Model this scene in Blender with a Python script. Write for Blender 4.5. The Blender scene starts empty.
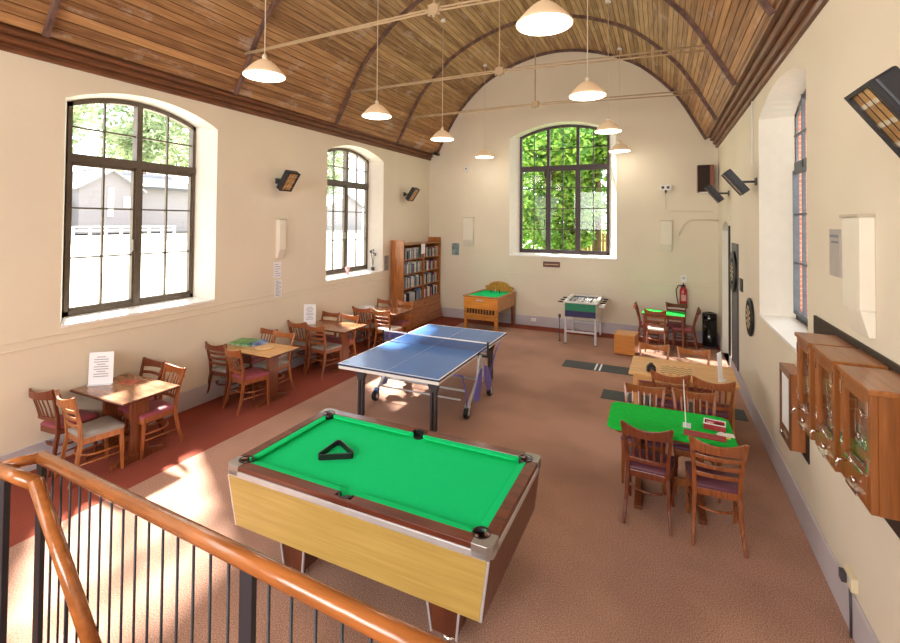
import bpy, bmesh, math, random
from mathutils import Vector, Matrix
random.seed(7)
PI = math.pi
sc = bpy.context.scene
col = sc.collection

# ---------------------------------------------------------------- camera
CX, CH, YAW, PITCH, ROLL, FPX, PPX, PPY = 6.1105, 2.6921, -0.4372, 0.0205, 0.0082, 467.9942, 443.2832, 212.0041
W, L, H = 7.254, 12.113, 4.43
cd = bpy.data.cameras.new('camera'); cam = bpy.data.objects.new('camera', cd); col.objects.link(cam)
cd.sensor_fit = 'HORIZONTAL'; cd.sensor_width = 36.0; cd.lens = FPX / 900 * 36
cd.shift_x = (450 - PPX) / 900; cd.shift_y = (PPY - 321.5) / 900
cd.clip_start = 0.05; cd.clip_end = 300
c_, s_ = math.cos(YAW), math.sin(YAW)
fwd = Vector((s_, c_, 0)); rgt = Vector((c_, -s_, 0)); up = Vector((0, 0, 1))
cp_, sp_ = math.cos(PITCH), math.sin(PITCH)
f2 = cp_ * fwd + sp_ * up; u2 = -sp_ * fwd + cp_ * up
cr_, sr_ = math.cos(ROLL), math.sin(ROLL)
r2 = cr_ * rgt + sr_ * u2; u3 = -sr_ * rgt + cr_ * u2
m = Matrix.Identity(4)
for i in range(3):
    m[i][0] = r2[i]; m[i][1] = u3[i]; m[i][2] = -f2[i]; m[i][3] = (CX, 0, CH)[i]
cam.matrix_world = m
sc.camera = cam
# ---------------------------------------------------------------- light
sc.view_settings.view_transform = 'Standard'
sc.view_settings.look = 'None'
sc.view_settings.gamma = 1.0
sc.view_settings.use_curve_mapping = False
sc.view_settings.exposure = 0.12
WORLD_STRENGTH = 4.4
SUN_STRENGTH = 28.0
LAMP_W = 8.0
wd = bpy.data.worlds.new('sky'); sc.world = wd; wd.use_nodes = True
bg = wd.node_tree.nodes['Background']; bg.inputs['Color'].default_value = (0.90, 0.95, 1.0, 1); bg.inputs['Strength'].default_value = WORLD_STRENGTH
sd = bpy.data.lights.new('sun', 'SUN'); sd.energy = SUN_STRENGTH; sd.angle = math.radians(4.0); sd.color = (1.0, 0.95, 0.86)
so = bpy.data.objects.new('sun', sd); col.objects.link(so)
so.rotation_euler = Vector((0.80, -0.50, -1.0)).to_track_quat('-Z', 'Y').to_euler()
def area(name, loc, target, sx, sy, power, color=(1, 1, 1)):
    a = bpy.data.lights.new(name, 'AREA'); a.shape = 'RECTANGLE'; a.size = sx; a.size_y = sy; a.energy = power; a.color = color
    o = bpy.data.objects.new(name, a); col.objects.link(o); o.location = loc
    o.rotation_euler = (Vector(target) - Vector(loc)).to_track_quat('-Z', 'Y').to_euler()
    return o
# added fill lamps by the blank walls behind the camera, in place of daylight
area('rear_fill', (3.6, -3.9, 3.1), (3.6, 6, 1.9), 4.5, 2.8, 560, (1.0, 0.98, 0.97))
area('side_fill', (0.1, -0.65, 2.9), (4.5, 1.5, 0.8), 2.0, 2.6, 70, (1.0, 0.98, 0.96))

# ---------------------------------------------------------------- helpers
class MB:
    def __init__(s): s.v = []; s.f = []; s.mi = []; s.m = 0; s.T = None; s.smooth = False; s.sm = []; s.tint = []; s.t = 0.5
    def add(s, vs, fs):
        b = len(s.v)
        for p in vs:
            p = Vector(p)
            if s.T is not None: p = s.T @ p
            s.v.append(p)
        for f in fs:
            s.f.append([b + i for i in f]); s.mi.append(s.m); s.sm.append(s.smooth); s.tint.append(s.t)
    def box(s, x0, x1, y0, y1, z0, z1):
        s.add([(x0,y0,z0),(x1,y0,z0),(x1,y1,z0),(x0,y1,z0),(x0,y0,z1),(x1,y0,z1),(x1,y1,z1),(x0,y1,z1)],
              [(0,3,2,1),(4,5,6,7),(0,1,5,4),(1,2,6,5),(2,3,7,6),(3,0,4,7)]); return s
    def hexa(s, bottom, top):
        n = len(bottom)
        s.add(list(bottom) + list(top), [tuple(range(n))[::-1], tuple(range(n, 2*n))] + [(i, (i+1) % n, n + (i+1) % n, n + i) for i in range(n)]); return s
    def prism(s, poly, axis, a, b):
        def P(u, v, w): return {'x': (w, u, v), 'y': (u, w, v), 'z': (u, v, w)}[axis]
        return s.hexa([P(u, v, a) for u, v in poly], [P(u, v, b) for u, v in poly])
    def tube(s, pts, r, n=8, caps=True):
        pts = [Vector(p) for p in pts]; rs = r if isinstance(r, (list, tuple)) else [r] * len(pts)
        sm = s.smooth; s.smooth = True
        vs = []; ref = None
        for i, p in enumerate(pts):
            d = (pts[min(i+1, len(pts)-1)] - pts[max(i-1, 0)]).normalized()
            if ref is None: ref = Vector((0,0,1)) if abs(d.z) < .9 else Vector((1,0,0))
            a = d.cross(ref).normalized(); b = a.cross(d).normalized(); ref = b
            for k in range(n):
                t = 2*PI*k/n; vs.append(p + (a*math.cos(t) + b*math.sin(t)) * rs[i])
        fs = [(i*n+k, i*n+(k+1) % n, (i+1)*n+(k+1) % n, (i+1)*n+k) for i in range(len(pts)-1) for k in range(n)]
        if caps: fs += [tuple(range(n))[::-1], tuple((len(pts)-1)*n + k for k in range(n))]
        s.add(vs, fs); s.smooth = sm; return s
    def sweep(s, pts, w, h, side=(1,0,0)):
        # rectangular section: w along side, h across
        pts = [Vector(p) for p in pts]; vs = []
        ws = w if isinstance(w, (list, tuple)) else [w]*len(pts); hs = h if isinstance(h, (list, tuple)) else [h]*len(pts)
        for i, p in enumerate(pts):
            d = (pts[min(i+1, len(pts)-1)] - pts[max(i-1, 0)]).normalized()
            sd_ = Vector(side); sd_ = (sd_ - sd_.dot(d)*d).normalized(); b = d.cross(sd_).normalized()
            for q, t in ((-1,-1),(1,-1),(1,1),(-1,1)): vs.append(p + sd_*q*ws[i]/2 + b*t*hs[i]/2)
        fs = [(i*4+k, i*4+(k+1) % 4, (i+1)*4+(k+1) % 4, (i+1)*4+k) for i in range(len(pts)-1) for k in range(4)]
        fs += [(3,2,1,0), tuple((len(pts)-1)*4+k for k in range(4))]
        s.add(vs, fs); return s
    def lathe(s, prof, c=(0,0,0), n=24, axis='z', caps=True):
        sm = s.smooth; s.smooth = True; vs = []
        for r, h in prof:
            for k in range(n):
                t = 2*PI*k/n; u, v = r*math.cos(t), r*math.sin(t)
                q = {'z': (u, v, h), 'x': (h, u, v), 'y': (v, h, u)}[axis]
                vs.append((c[0]+q[0], c[1]+q[1], c[2]+q[2]))
        m_ = len(prof)
        fs = [(i*n+k, i*n+(k+1) % n, (i+1)*n+(k+1) % n, (i+1)*n+k) for i in range(m_-1) for k in range(n)]
        s.add(vs, fs); s.smooth = False
        if caps:
            b = len(s.v) - m_*n
            for base, rev in ((b, True), (b+(m_-1)*n, False)):
                f = [base + k for k in range(n)]
                s.f.append(f[::-1] if rev else f); s.mi.append(s.m); s.sm.append(False); s.tint.append(s.t)
        s.smooth = sm; return s
    def build(s, name, mats, parent=None, bevel=0, origin=None, tint=False, segs=2):
        me = bpy.data.meshes.new(name)
        org = Vector(origin) if origin else Vector((0,0,0))
        me.from_pydata([tuple(p - org) for p in s.v], [], s.f)
        mats = mats if isinstance(mats, (list, tuple)) else [mats]
        for q in mats: me.materials.append(q)
        me.polygons.foreach_set('material_index', s.mi); me.polygons.foreach_set('use_smooth', s.sm)
        if tint:
            at = me.attributes.new('tint', 'FLOAT', 'FACE'); at.data.foreach_set('value', s.tint)
        bm = bmesh.new(); bm.from_mesh(me); bmesh.ops.recalc_face_normals(bm, faces=bm.faces[:]); bm.to_mesh(me); bm.free()
        me.update()
        o = bpy.data.objects.new(name, me); col.objects.link(o); o.location = org
        if parent: o.parent = parent
        if bevel:
            b = o.modifiers.new('bevel', 'BEVEL'); b.width = bevel; b.segments = segs; b.limit_method = 'ANGLE'; b.angle_limit = math.radians(40)
        return o
def tag(o, label=None, cat=None, group=None, kind=None):
    if label: o['label'] = label
    if cat: o['category'] = cat
    if group: o['group'] = group
    if kind: o['kind'] = kind
    return o
def thing(name, label, cat, loc=(0,0,0), rotz=0, group=None):
    o = bpy.data.objects.new(name, None); col.objects.link(o); o.empty_display_size = .1
    o.location = loc; o.rotation_euler = (0, 0, rotz)
    return tag(o, label, cat, group)
def struct(name, mb, mats, **k):
    o = mb.build(name, mats, **k); o['kind'] = 'structure'; return o
def copy_tree(o, parent=None):
    c = o.copy(); col.objects.link(c)
    if parent: c.parent = parent
    for ch in list(o.children): copy_tree(ch, c)
    return c
def one(name, mb, mats, label, cat, group=None, **k):
    return tag(mb.build(name, mats, **k), label, cat, group)

# ---------------------------------------------------------------- materials
def mat(name, color, rough=.6, metal=0, var=0, scale=8, stretch=(1,1,1), bump=0, bscale=40, emit=0, spec=.5, color2=None, coat=0, detail=3, transl=0):
    M = bpy.data.materials.new(name); M.use_nodes = True; nt = M.node_tree; N = nt.nodes; K = nt.links
    B = N['Principled BSDF']; B.inputs['Base Color'].default_value = (*color, 1); B.inputs['Roughness'].default_value = rough
    B.inputs['Metallic'].default_value = metal; B.inputs['Specular IOR Level'].default_value = spec; B.inputs['Coat Weight'].default_value = coat
    B.inputs['Coat Roughness'].default_value = .12
    tc = N.new('ShaderNodeTexCoord'); mp = N.new('ShaderNodeMapping'); mp.inputs['Scale'].default_value = stretch
    K.new(tc.outputs['Object'], mp.inputs['Vector'])
    no = N.new('ShaderNodeTexNoise'); no.inputs['Scale'].default_value = scale; no.inputs['Detail'].default_value = detail
    K.new(mp.outputs['Vector'], no.inputs['Vector'])
    c2 = color2 or tuple(max(0, x*(1-var)) for x in color); c1 = color if color2 else tuple(min(1, x*(1+var)) for x in color)
    rp = N.new('ShaderNodeValToRGB'); rp.color_ramp.elements[0].color = (*c2, 1); rp.color_ramp.elements[1].color = (*c1, 1)
    rp.color_ramp.elements[0].position = .3; rp.color_ramp.elements[1].position = .7
    K.new(no.outputs['Fac'], rp.inputs['Fac']); K.new(rp.outputs['Color'], B.inputs['Base Color'])
    if bump:
        n2 = N.new('ShaderNodeTexNoise'); n2.inputs['Scale'].default_value = bscale; K.new(mp.outputs['Vector'], n2.inputs['Vector'])
        bp = N.new('ShaderNodeBump'); bp.inputs['Strength'].default_value = bump; bp.inputs['Distance'].default_value = .01
        K.new(n2.outputs['Fac'], bp.inputs['Height']); K.new(bp.outputs['Normal'], B.inputs['Normal'])
    if emit: B.inputs['Emission Color'].default_value = (*color, 1); B.inputs['Emission Strength'].default_value = emit
    if transl:
        T = N.new('ShaderNodeBsdfTranslucent'); K.new(rp.outputs['Color'], T.inputs['Color'])
        mx = N.new('ShaderNodeMixShader'); mx.inputs[0].default_value = transl
        K.new(B.outputs[0], mx.inputs[1]); K.new(T.outputs[0], mx.inputs[2]); K.new(mx.outputs[0], N['Material Output'].inputs['Surface'])
    return M
def lin(r, g, b):
    return tuple(((c/255)/12.92 if c/255 <= .04045 else ((c/255+.055)/1.055)**2.4) for c in (r, g, b))
def wood(name, rgb, rough=.35, var=.25, axis='z', coat=0.3, scale=5, dark=.5):
    st = {'x': (.6,9,9), 'y': (9,.6,9), 'z': (9,9,.6)}[axis]
    c = lin(*rgb); return mat(name, tuple(min(1, x*1.15) for x in c), rough, var=0, scale=scale, stretch=st, color2=tuple(x*dark for x in c), coat=coat, detail=5, bump=.08, bscale=12)

plaster = mat('cream_plaster', lin(229,220,200), .85, var=.04, scale=.7, bump=.25, bscale=9, spec=.2)
plaster_white = mat('white_paint', lin(240,238,228), .7, var=.02, bump=.1, bscale=10, spec=.3)
skirt_paint = mat('grey_skirting_paint', lin(196,190,196), .6, var=.05, scale=2)
M_window = mat('window_metal_brown', lin(88,78,66), .5, var=.15, scale=12)
M_window_r = mat('window_metal_slate', lin(84,92,98), .5, var=.15, scale=12)
oak = wood('orange_oak', (178,108,52), axis='z')
oak_y = wood('orange_oak_lengthwise', (182,112,56), axis='y')
chair_dark = wood('chair_wood_dark', (120,58,32), axis='z', scale=8)
chair_honey = wood('chair_wood_honey', (178,108,56), axis='z', scale=8)
chair_mid = wood('chair_wood_chestnut', (158,88,46), axis='z', scale=8)
pad_mauve = mat('mauve_vinyl', lin(150,72,84), .45, var=.12, scale=6)
pad_purple = mat('purple_vinyl', lin(96,50,66), .45, var=.12, scale=6)
pad_grey = mat('grey_vinyl', lin(150,144,138), .42, var=.15, scale=6)
pad_pale = mat('pale_vinyl', lin(214,200,192), .42, var=.1, scale=6)
black = mat('black_plastic', lin(26,26,28), .4, var=.2)
black_gloss = mat('black_gloss', lin(16,17,18), .12, var=.1)
white_pl = mat('white_plastic', lin(236,236,234), .4, var=.02)
paper = mat('paper', lin(240,240,244), .7, var=.01)
silver = mat('silver_metal', lin(206,208,212), .35, metal=.35, var=.06)
chrome = mat('chrome', lin(225,225,225), .12, metal=1, var=.02)
dgrey = mat('dark_grey_metal', lin(66,64,68), .45, var=.08)
green_cloth = mat('green_baize', lin(22,216,128), .9, var=.015, scale=30, spec=.1)
green_fab = mat('green_felt', lin(30,186,66), .9, var=.08, scale=20, spec=.1)

# ---------------------------------------------------------------- floor
def carpet():
    M = bpy.data.materials.new('carpet'); M.use_nodes = True; nt = M.node_tree; N = nt.nodes; K = nt.links; B = N['Principled BSDF']
    B.inputs['Roughness'].default_value = .95; B.inputs['Specular IOR Level'].default_value = .12
    tc = N.new('ShaderNodeTexCoord'); sp = N.new('ShaderNodeSeparateXYZ'); K.new(tc.outputs['Object'], sp.inputs[0])
    def noise(sca, det=3):
        n = N.new('ShaderNodeTexNoise'); n.inputs['Scale'].default_value = sca; n.inputs['Detail'].default_value = det; K.new(tc.outputs['Object'], n.inputs['Vector']); return n
    def ramp(src, c0, c1, p0=.35, p1=.65):
        r = N.new('ShaderNodeValToRGB'); r.color_ramp.elements[0].color = (*c0,1); r.color_ramp.elements[1].color = (*c1,1)
        r.color_ramp.elements[0].position = p0; r.color_ramp.elements[1].position = p1; K.new(src, r.inputs['Fac']); return r
    fine = noise(120, 5); big = noise(.9, 4)
    a = ramp(fine.outputs['Fac'], lin(144,107,90), lin(208,170,152))
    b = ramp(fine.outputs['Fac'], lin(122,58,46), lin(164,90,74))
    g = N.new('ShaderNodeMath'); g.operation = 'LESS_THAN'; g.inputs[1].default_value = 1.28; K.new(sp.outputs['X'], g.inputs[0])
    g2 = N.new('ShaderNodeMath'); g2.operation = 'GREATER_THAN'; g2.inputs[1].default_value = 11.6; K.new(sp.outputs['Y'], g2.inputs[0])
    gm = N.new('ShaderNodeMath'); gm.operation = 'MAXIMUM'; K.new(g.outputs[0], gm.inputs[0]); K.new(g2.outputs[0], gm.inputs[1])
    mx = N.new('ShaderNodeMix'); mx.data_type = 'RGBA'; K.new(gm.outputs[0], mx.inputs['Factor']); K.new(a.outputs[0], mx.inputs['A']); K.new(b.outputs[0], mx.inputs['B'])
    br = ramp(big.outputs['Fac'], (.82,.80,.79), (1.08,1.05,1.03), .35, .6)
    mu = N.new('ShaderNodeMix'); mu.data_type = 'RGBA'; mu.blend_type = 'MULTIPLY'; mu.inputs['Factor'].default_value = 1
    K.new(mx.outputs['Result'], mu.inputs['A']); K.new(br.outputs[0], mu.inputs['B']); K.new(mu.outputs['Result'], B.inputs['Base Color'])
    bp = N.new('ShaderNodeBump'); bp.inputs['Strength'].default_value = .3; bp.inputs['Distance'].default_value = .004
    K.new(fine.outputs['Fac'], bp.inputs['Height']); K.new(bp.outputs['Normal'], B.inputs['Normal'])
    return M
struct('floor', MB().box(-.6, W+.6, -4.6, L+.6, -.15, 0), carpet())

# ---------------------------------------------------------------- walls with arched openings
def arch_z(u, uc, hw, spring, apex):
    s = apex - spring; R = (hw*hw + s*s) / (2*s)
    d = min(abs(u - uc), hw)
    return spring - (R - s) + math.sqrt(max(R*R - d*d, 0))
def wall(name, u0, u1, top, openings, P, thick=.5, fd=.30, mats=None):
    """P(u, depth, z) -> world. openings: dict uc,hw,sill,spring,apex, f = frame outline (uc,hw,sill,spring,apex) at depth fd"""
    mb = MB(); NA = 16
    us = {u0, u1}
    k = int((u1-u0)/.4)
    for i in range(k+1): us.add(u0 + (u1-u0)*i/k)
    for o in openings:
        for i in range(NA+1): us.add(o['uc'] - o['hw'] + 2*o['hw']*i/NA)
    us = sorted(us); us2 = [us[0]]
    for u in us[1:]:
        if u - us2[-1] > 1e-5: us2.append(u)
    for a, b in zip(us2[:-1], us2[1:]):
        mid = (a+b)/2
        hit = [o for o in openings if abs(mid - o['uc']) < o['hw']]
        if not hit:
            mb.add([P(a,0,0), P(b,0,0), P(b,0,top(b)), P(a,0,top(a))], [(0,1,2,3)])
        else:
            o = hit[0]; za = arch_z(a, o['uc'], o['hw'], o['spring'], o['apex']); zb = arch_z(b, o['uc'], o['hw'], o['spring'], o['apex'])
            if o['sill'] > 0: mb.add([P(a,0,0), P(b,0,0), P(b,0,o['sill']), P(a,0,o['sill'])], [(0,1,2,3)])
            mb.add([P(a,0,za), P(b,0,zb), P(b,0,top(b)), P(a,0,top(a))], [(0,1,2,3)])
    # outer face, with holes of the frame outline
    mb.m = 2
    us = {u0, u1}
    for o in openings:
        f = o['f']
        for i in range(NA+1): us.add(f[0] - f[1] + 2*f[1]*i/NA)
    us.update(u0 + (u1-u0)*i/k for i in range(k+1)); us2 = sorted(us)
    for a, b in zip(us2[:-1], us2[1:]):
        if b-a < 1e-5: continue
        mid = (a+b)/2; hit = [o for o in openings if abs(mid - o['f'][0]) < o['f'][1]]
        if not hit: mb.add([P(a,thick,-.15), P(b,thick,-.15), P(b,thick,top(b)), P(a,thick,top(a))], [(0,1,2,3)])
        else:
            f = hit[0]['f']; za = arch_z(a, f[0], f[1], f[3], f[4]); zb = arch_z(b, f[0], f[1], f[3], f[4])
            mb.add([P(a,thick,-.15), P(b,thick,-.15), P(b,thick,f[2]), P(a,thick,f[2])], [(0,1,2,3)])
            mb.add([P(a,thick,za), P(b,thick,zb), P(b,thick,top(b)), P(a,thick,top(a))], [(0,1,2,3)])
    for o in openings:
        f = o['f']
        def outline(uc, hw, sill, spring, apex):
            pts = [(uc-hw, sill)] + [(uc-hw+2*hw*i/NA, arch_z(uc-hw+2*hw*i/NA, uc, hw, spring, apex)) for i in range(NA+1)] + [(uc+hw, sill)]
            return pts
        A = outline(o['uc'], o['hw'], o['sill'], o['spring'], o['apex']); B_ = outline(*f)
        n = len(A)
        mb.m = 1
        for i in range(n):
            j = (i+1) % n
            mb.add([P(A[i][0],0,A[i][1]), P(A[j][0],0,A[j][1]), P(B_[j][0],fd,B_[j][1]), P(B_[i][0],fd,B_[i][1])], [(0,1,2,3)])
        mb.m = 2
        for i in range(n):
            j = (i+1) % n
            mb.add([P(B_[i][0],fd,B_[i][1]), P(B_[j][0],fd,B_[j][1]), P(B_[j][0],thick,B_[j][1]), P(B_[i][0],thick,B_[i][1])], [(0,1,2,3)])
    return struct(name, mb, mats or [plaster, plaster_white, brick])
def brickmat():
    M = bpy.data.materials.new('brick'); M.use_nodes = True; nt = M.node_tree; N = nt.nodes; K = nt.links; B = N['Principled BSDF']; B.inputs['Roughness'].default_value = .9
    tc = N.new('ShaderNodeTexCoord'); mp = N.new('ShaderNodeMapping'); K.new(tc.outputs['Object'], mp.inputs[0])
    sp = N.new('ShaderNodeSeparateXYZ'); cb = N.new('ShaderNodeCombineXYZ'); K.new(mp.outputs[0], sp.inputs[0])
    ad = N.new('ShaderNodeMath'); ad.operation = 'ADD'; K.new(sp.outputs[0], ad.inputs[0]); K.new(sp.outputs[1], ad.inputs[1])
    K.new(ad.outputs[0], cb.inputs[0]); K.new(sp.outputs[2], cb.inputs[1])
    b = N.new('ShaderNodeTexBrick'); b.inputs['Color1'].default_value = (*lin(190,110,84),1); b.inputs['Color2'].default_value = (*lin(206,140,110),1); b.inputs['Mortar'].default_value = (*lin(214,200,184),1)
    b.inputs['Scale'].default_value = 4.4; K.new(cb.outputs[0], b.inputs['Vector']); K.new(b.outputs['Color'], B.inputs['Base Color'])
    return M
brick = brickmat()

# vault profile (x, z), inner surface
half = [(0,7.14),(.35,7.12),(.7,7.06),(1.1,6.95),(1.5,6.79),(1.8,6.64),(2.05,6.48),(2.3,6.26),(2.55,6.01),(2.8,5.72),(2.98,5.44),(3.14,5.14),(3.28,4.88),(3.42,4.62)]
XC = W/2
prof = [(XC - x, z) for x, z in half[::-1]] + [(XC + x, z) for x, z in half[1:]]
def vault_z(x):
    for (a, za), (b, zb) in zip(prof[:-1], prof[1:]):
        if a <= x <= b: return za + (zb-za)*(x-a)/(b-a)
    return 4.62
def topB(u): return max(4.75, vault_z(u) + .06) if 0 <= u <= W else 4.75
side_top = lambda u: 4.75
YR = -4.0
wall('wall_left', YR, L, side_top, [
    dict(uc=3.96, hw=1.0, sill=1.48, spring=4.06, apex=4.29, f=(3.955,.835,1.52,4.08,4.26)),
    dict(uc=8.59, hw=1.05, sill=1.48, spring=4.12, apex=4.34, f=(8.54,.84,1.54,4.12,4.30))],
    lambda u, d, z: (-d, u, z), thick=.38)
wall('wall_right', YR, L, side_top, [
    dict(uc=6.14, hw=1.11, sill=1.51, spring=4.05, apex=4.27, f=(6.10,.76,1.57,4.0,4.22)),
    dict(uc=10.77, hw=.63, sill=0.0, spring=2.55, apex=2.74, f=(10.77,.60,0.0,2.53,2.72))],
    lambda u, d, z: (W + d, u, z))
wall('wall_back', 0, W, topB, [
    dict(uc=3.755, hw=1.35, sill=1.815, spring=4.93, apex=5.28, f=(3.765,1.145,1.87,5.0,5.25))],
    lambda u, d, z: (u, L + d, z))
wall('wall_rear', 0, W, topB, [], lambda u, d, z: (u, YR - d, z))
# closed doorway at the far right
struct('door_1', MB().box(W+.30, W+.36, 10.15, 11.40, 0, 2.74), mat('door_paint_grey', lin(168,160,148), .5, var=.05))
struct('trim_1', MB().box(W-.03, W+.0, 10.07, 10.14, 0, 2.66), black)
# skirting boards
def skirting(name, mb): return struct(name, mb, skirt_paint, bevel=.006)
skirting('baseboard_left', MB().box(0, .022, YR, L, 0, .27))
skirting('baseboard_back', MB().box(.022, W-.02, L-.022, L, 0, .26))
s = MB().box(W-.022, W, YR, 10.1, 0, .27).box(W-.022, W, 11.42, L, 0, .27)
skirting('baseboard_right', s)
# painted string course on the walls
struct('trim_2', MB().box(0, .012, YR, L, 1.30, 1.315).box(0, .012, YR, L, 1.39, 1.40), plaster, bevel=.003)
struct('trim_3', MB().box(0, W, L-.012, L, 1.25, 1.262).box(0, W, L-.012, L, 1.335, 1.345), plaster, bevel=.003)

# ---------------------------------------------------------------- vaulted timber ceiling
def plankmat():
    M = bpy.data.materials.new('ceiling_planks'); M.use_nodes = True; nt = M.node_tree; N = nt.nodes; K = nt.links; B = N['Principled BSDF']; B.inputs['Roughness'].default_value = .55
    tc = N.new('ShaderNodeTexCoord'); mp = N.new('ShaderNodeMapping'); mp.inputs['Scale'].default_value = (7,.45,7); K.new(tc.outputs['Object'], mp.inputs[0])
    no = N.new('ShaderNodeTexNoise'); no.inputs['Scale'].default_value = 4; no.inputs['Detail'].default_value = 6; K.new(mp.outputs[0], no.inputs[0])
    at = N.new('ShaderNodeAttribute'); at.attribute_name = 'tint'
    ad = N.new('ShaderNodeMath'); ad.operation = 'ADD'; K.new(no.outputs['Fac'], ad.inputs[0])
    sc_ = N.new('ShaderNodeMath'); sc_.operation = 'MULTIPLY_ADD'; sc_.inputs[1].default_value = .35; sc_.inputs[2].default_value = -.17; K.new(at.outputs['Fac'], sc_.inputs[0]); K.new(sc_.outputs[0], ad.inputs[1])
    rp = N.new('ShaderNodeValToRGB'); e = rp.color_ramp.elements; e[0].position = .25; e[0].color = (*lin(132,100,66),1); e[1].position = .9; e[1].color = (*lin(216,182,134),1)
    K.new(ad.outputs[0], rp.inputs['Fac'])
    # redder and darker towards the eaves, pale scuffs
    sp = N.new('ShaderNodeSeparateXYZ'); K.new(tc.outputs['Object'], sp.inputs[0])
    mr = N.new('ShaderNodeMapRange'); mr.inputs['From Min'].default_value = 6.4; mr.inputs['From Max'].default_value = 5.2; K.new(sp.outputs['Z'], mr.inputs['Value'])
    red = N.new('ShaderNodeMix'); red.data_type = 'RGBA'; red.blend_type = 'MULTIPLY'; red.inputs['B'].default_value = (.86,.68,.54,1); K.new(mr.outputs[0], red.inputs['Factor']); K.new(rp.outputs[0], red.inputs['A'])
    n2 = N.new('ShaderNodeTexNoise'); n2.inputs['Scale'].default_value = 2.2; n2.inputs['Detail'].default_value = 7; n2.inputs['Roughness'].default_value = .7; 
    mp2 = N.new('ShaderNodeMapping'); mp2.inputs['Scale'].default_value = (2.2,.8,1.5); K.new(tc.outputs['Object'], mp2.inputs[0]); K.new(mp2.outputs[0], n2.inputs[0])
    r2_ = N.new('ShaderNodeValToRGB'); r2_.color_ramp.elements[0].position = .56; r2_.color_ramp.elements[0].color = (0,0,0,1); r2_.color_ramp.elements[1].position = .70; r2_.color_ramp.elements[1].color = (.6,.6,.6,1); K.new(n2.outputs['Fac'], r2_.inputs[0])
    mx = N.new('ShaderNodeMix'); mx.data_type = 'RGBA'; mx.inputs['B'].default_value = (*lin(200,186,176),1); K.new(r2_.outputs[0], mx.inputs['Factor']); K.new(red.outputs['Result'], mx.inputs['A'])
    K.new(mx.outputs['Result'], B.inputs['Base Color'])
    return M
def resample(pr, n):
    ls = [0]
    for a, b in zip(pr[:-1], pr[1:]): ls.append(ls[-1] + math.hypot(b[0]-a[0], b[1]-a[1]))
    out = []
    for i in range(n+1):
        t = ls[-1]*i/n
        for j in range(len(ls)-1):
            if ls[j] <= t <= ls[j+1] + 1e-9:
                q = (t-ls[j])/(ls[j+1]-ls[j]); out.append((pr[j][0]+(pr[j+1][0]-pr[j][0])*q, pr[j][1]+(pr[j+1][1]-pr[j][1])*q)); break
    return out
NP = 84
pp = resample(prof, NP)
def offs(i, d):
    a = pp[max(i-1,0)]; b = pp[min(i+1,NP)]; tx, tz = b[0]-a[0], b[1]-a[1]; l = math.hypot(tx,tz)
    return (pp[i][0] - tz/l*d, pp[i][1] + tx/l*d)
vb = MB()
ys = [YR, -2.4, -.05, 2.65, 5.08, 7.5, 9.9, L+.02]
for i in range(NP):
    a, b = pp[i], pp[i+1]
    g0 = offs(i, .012); g1 = offs(i+1, .012)
    q = .10
    a2 = (a[0]+(b[0]-a[0])*q, a[1]+(b[1]-a[1])*q)
    for y0, y1 in zip(ys[:-1], ys[1:]):
        vb.t = random.random()
        vb.add([(a2[0],y0,a2[1]),(b[0],y0,b[1]),(b[0],y1,b[1]),(a2[0],y1,a2[1])], [(0,1,2,3)])
        vb.t = -.6
        vb.add([(g0[0],y0,g0[1]),(a2[0],y0,a2[1]),(a2[0],y1,a2[1]),(g0[0],y1,g0[1])], [(0,1,2,3)])
        vb.add([(a[0],y0,a[1]),(g0[0],y0,g0[1]),(g0[0],y1,g0[1]),(a[0],y1,a[1])], [(0,1,2,3)])
# outer roof skin
out = [(-.55,4.70)] + [offs(i, .2) for i in range(0, NP+1, 4)] + [(W+.55,4.70)]
out = [(-.55,4.70)] + [(x, z) for x, z in out[1:-1] if z > 4.9] + [(W+.55,4.70)]
vb.t = 0
for a, b in zip(out[:-1], out[1:]):
    vb.add([(a[0],YR-.5,a[1]),(b[0],YR-.5,b[1]),(b[0],L+.5,b[1]),(a[0],L+.5,a[1])], [(0,1,2,3)])
cl = struct('ceiling', vb, plankmat(), tint=True)
crown_red = wood('varnished_cornice', (122,74,42), axis='y', rough=.5, coat=.08, dark=.42)
cprof = [(0,4.45),(.04,4.45),(.055,4.475),(.055,4.50),(.035,4.505),(.035,4.52),(.09,4.53),(.105,4.555),(.105,4.58),(.08,4.585),(.08,4.60),(.14,4.61),(.16,4.635),(.16,4.66),(.135,4.665),(.135,4.68),(.205,4.69),(.235,4.72),(.235,4.76),(.20,4.785),(.0,4.785)]
def cornice(P, dz=0.012):
    # the old eaves dip a few centimetres towards the near end of the hall
    return MB().hexa([P(x, YR, z-.085) for x, z in cprof], [P(x, L, z+dz) for x, z in cprof])
struct('trim_4', cornice(lambda x, y, z: (x, y, z)), crown_red)
struct('trim_5', cornice(lambda x, y, z: (W-x, y, z), -.05), crown_red)
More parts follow.
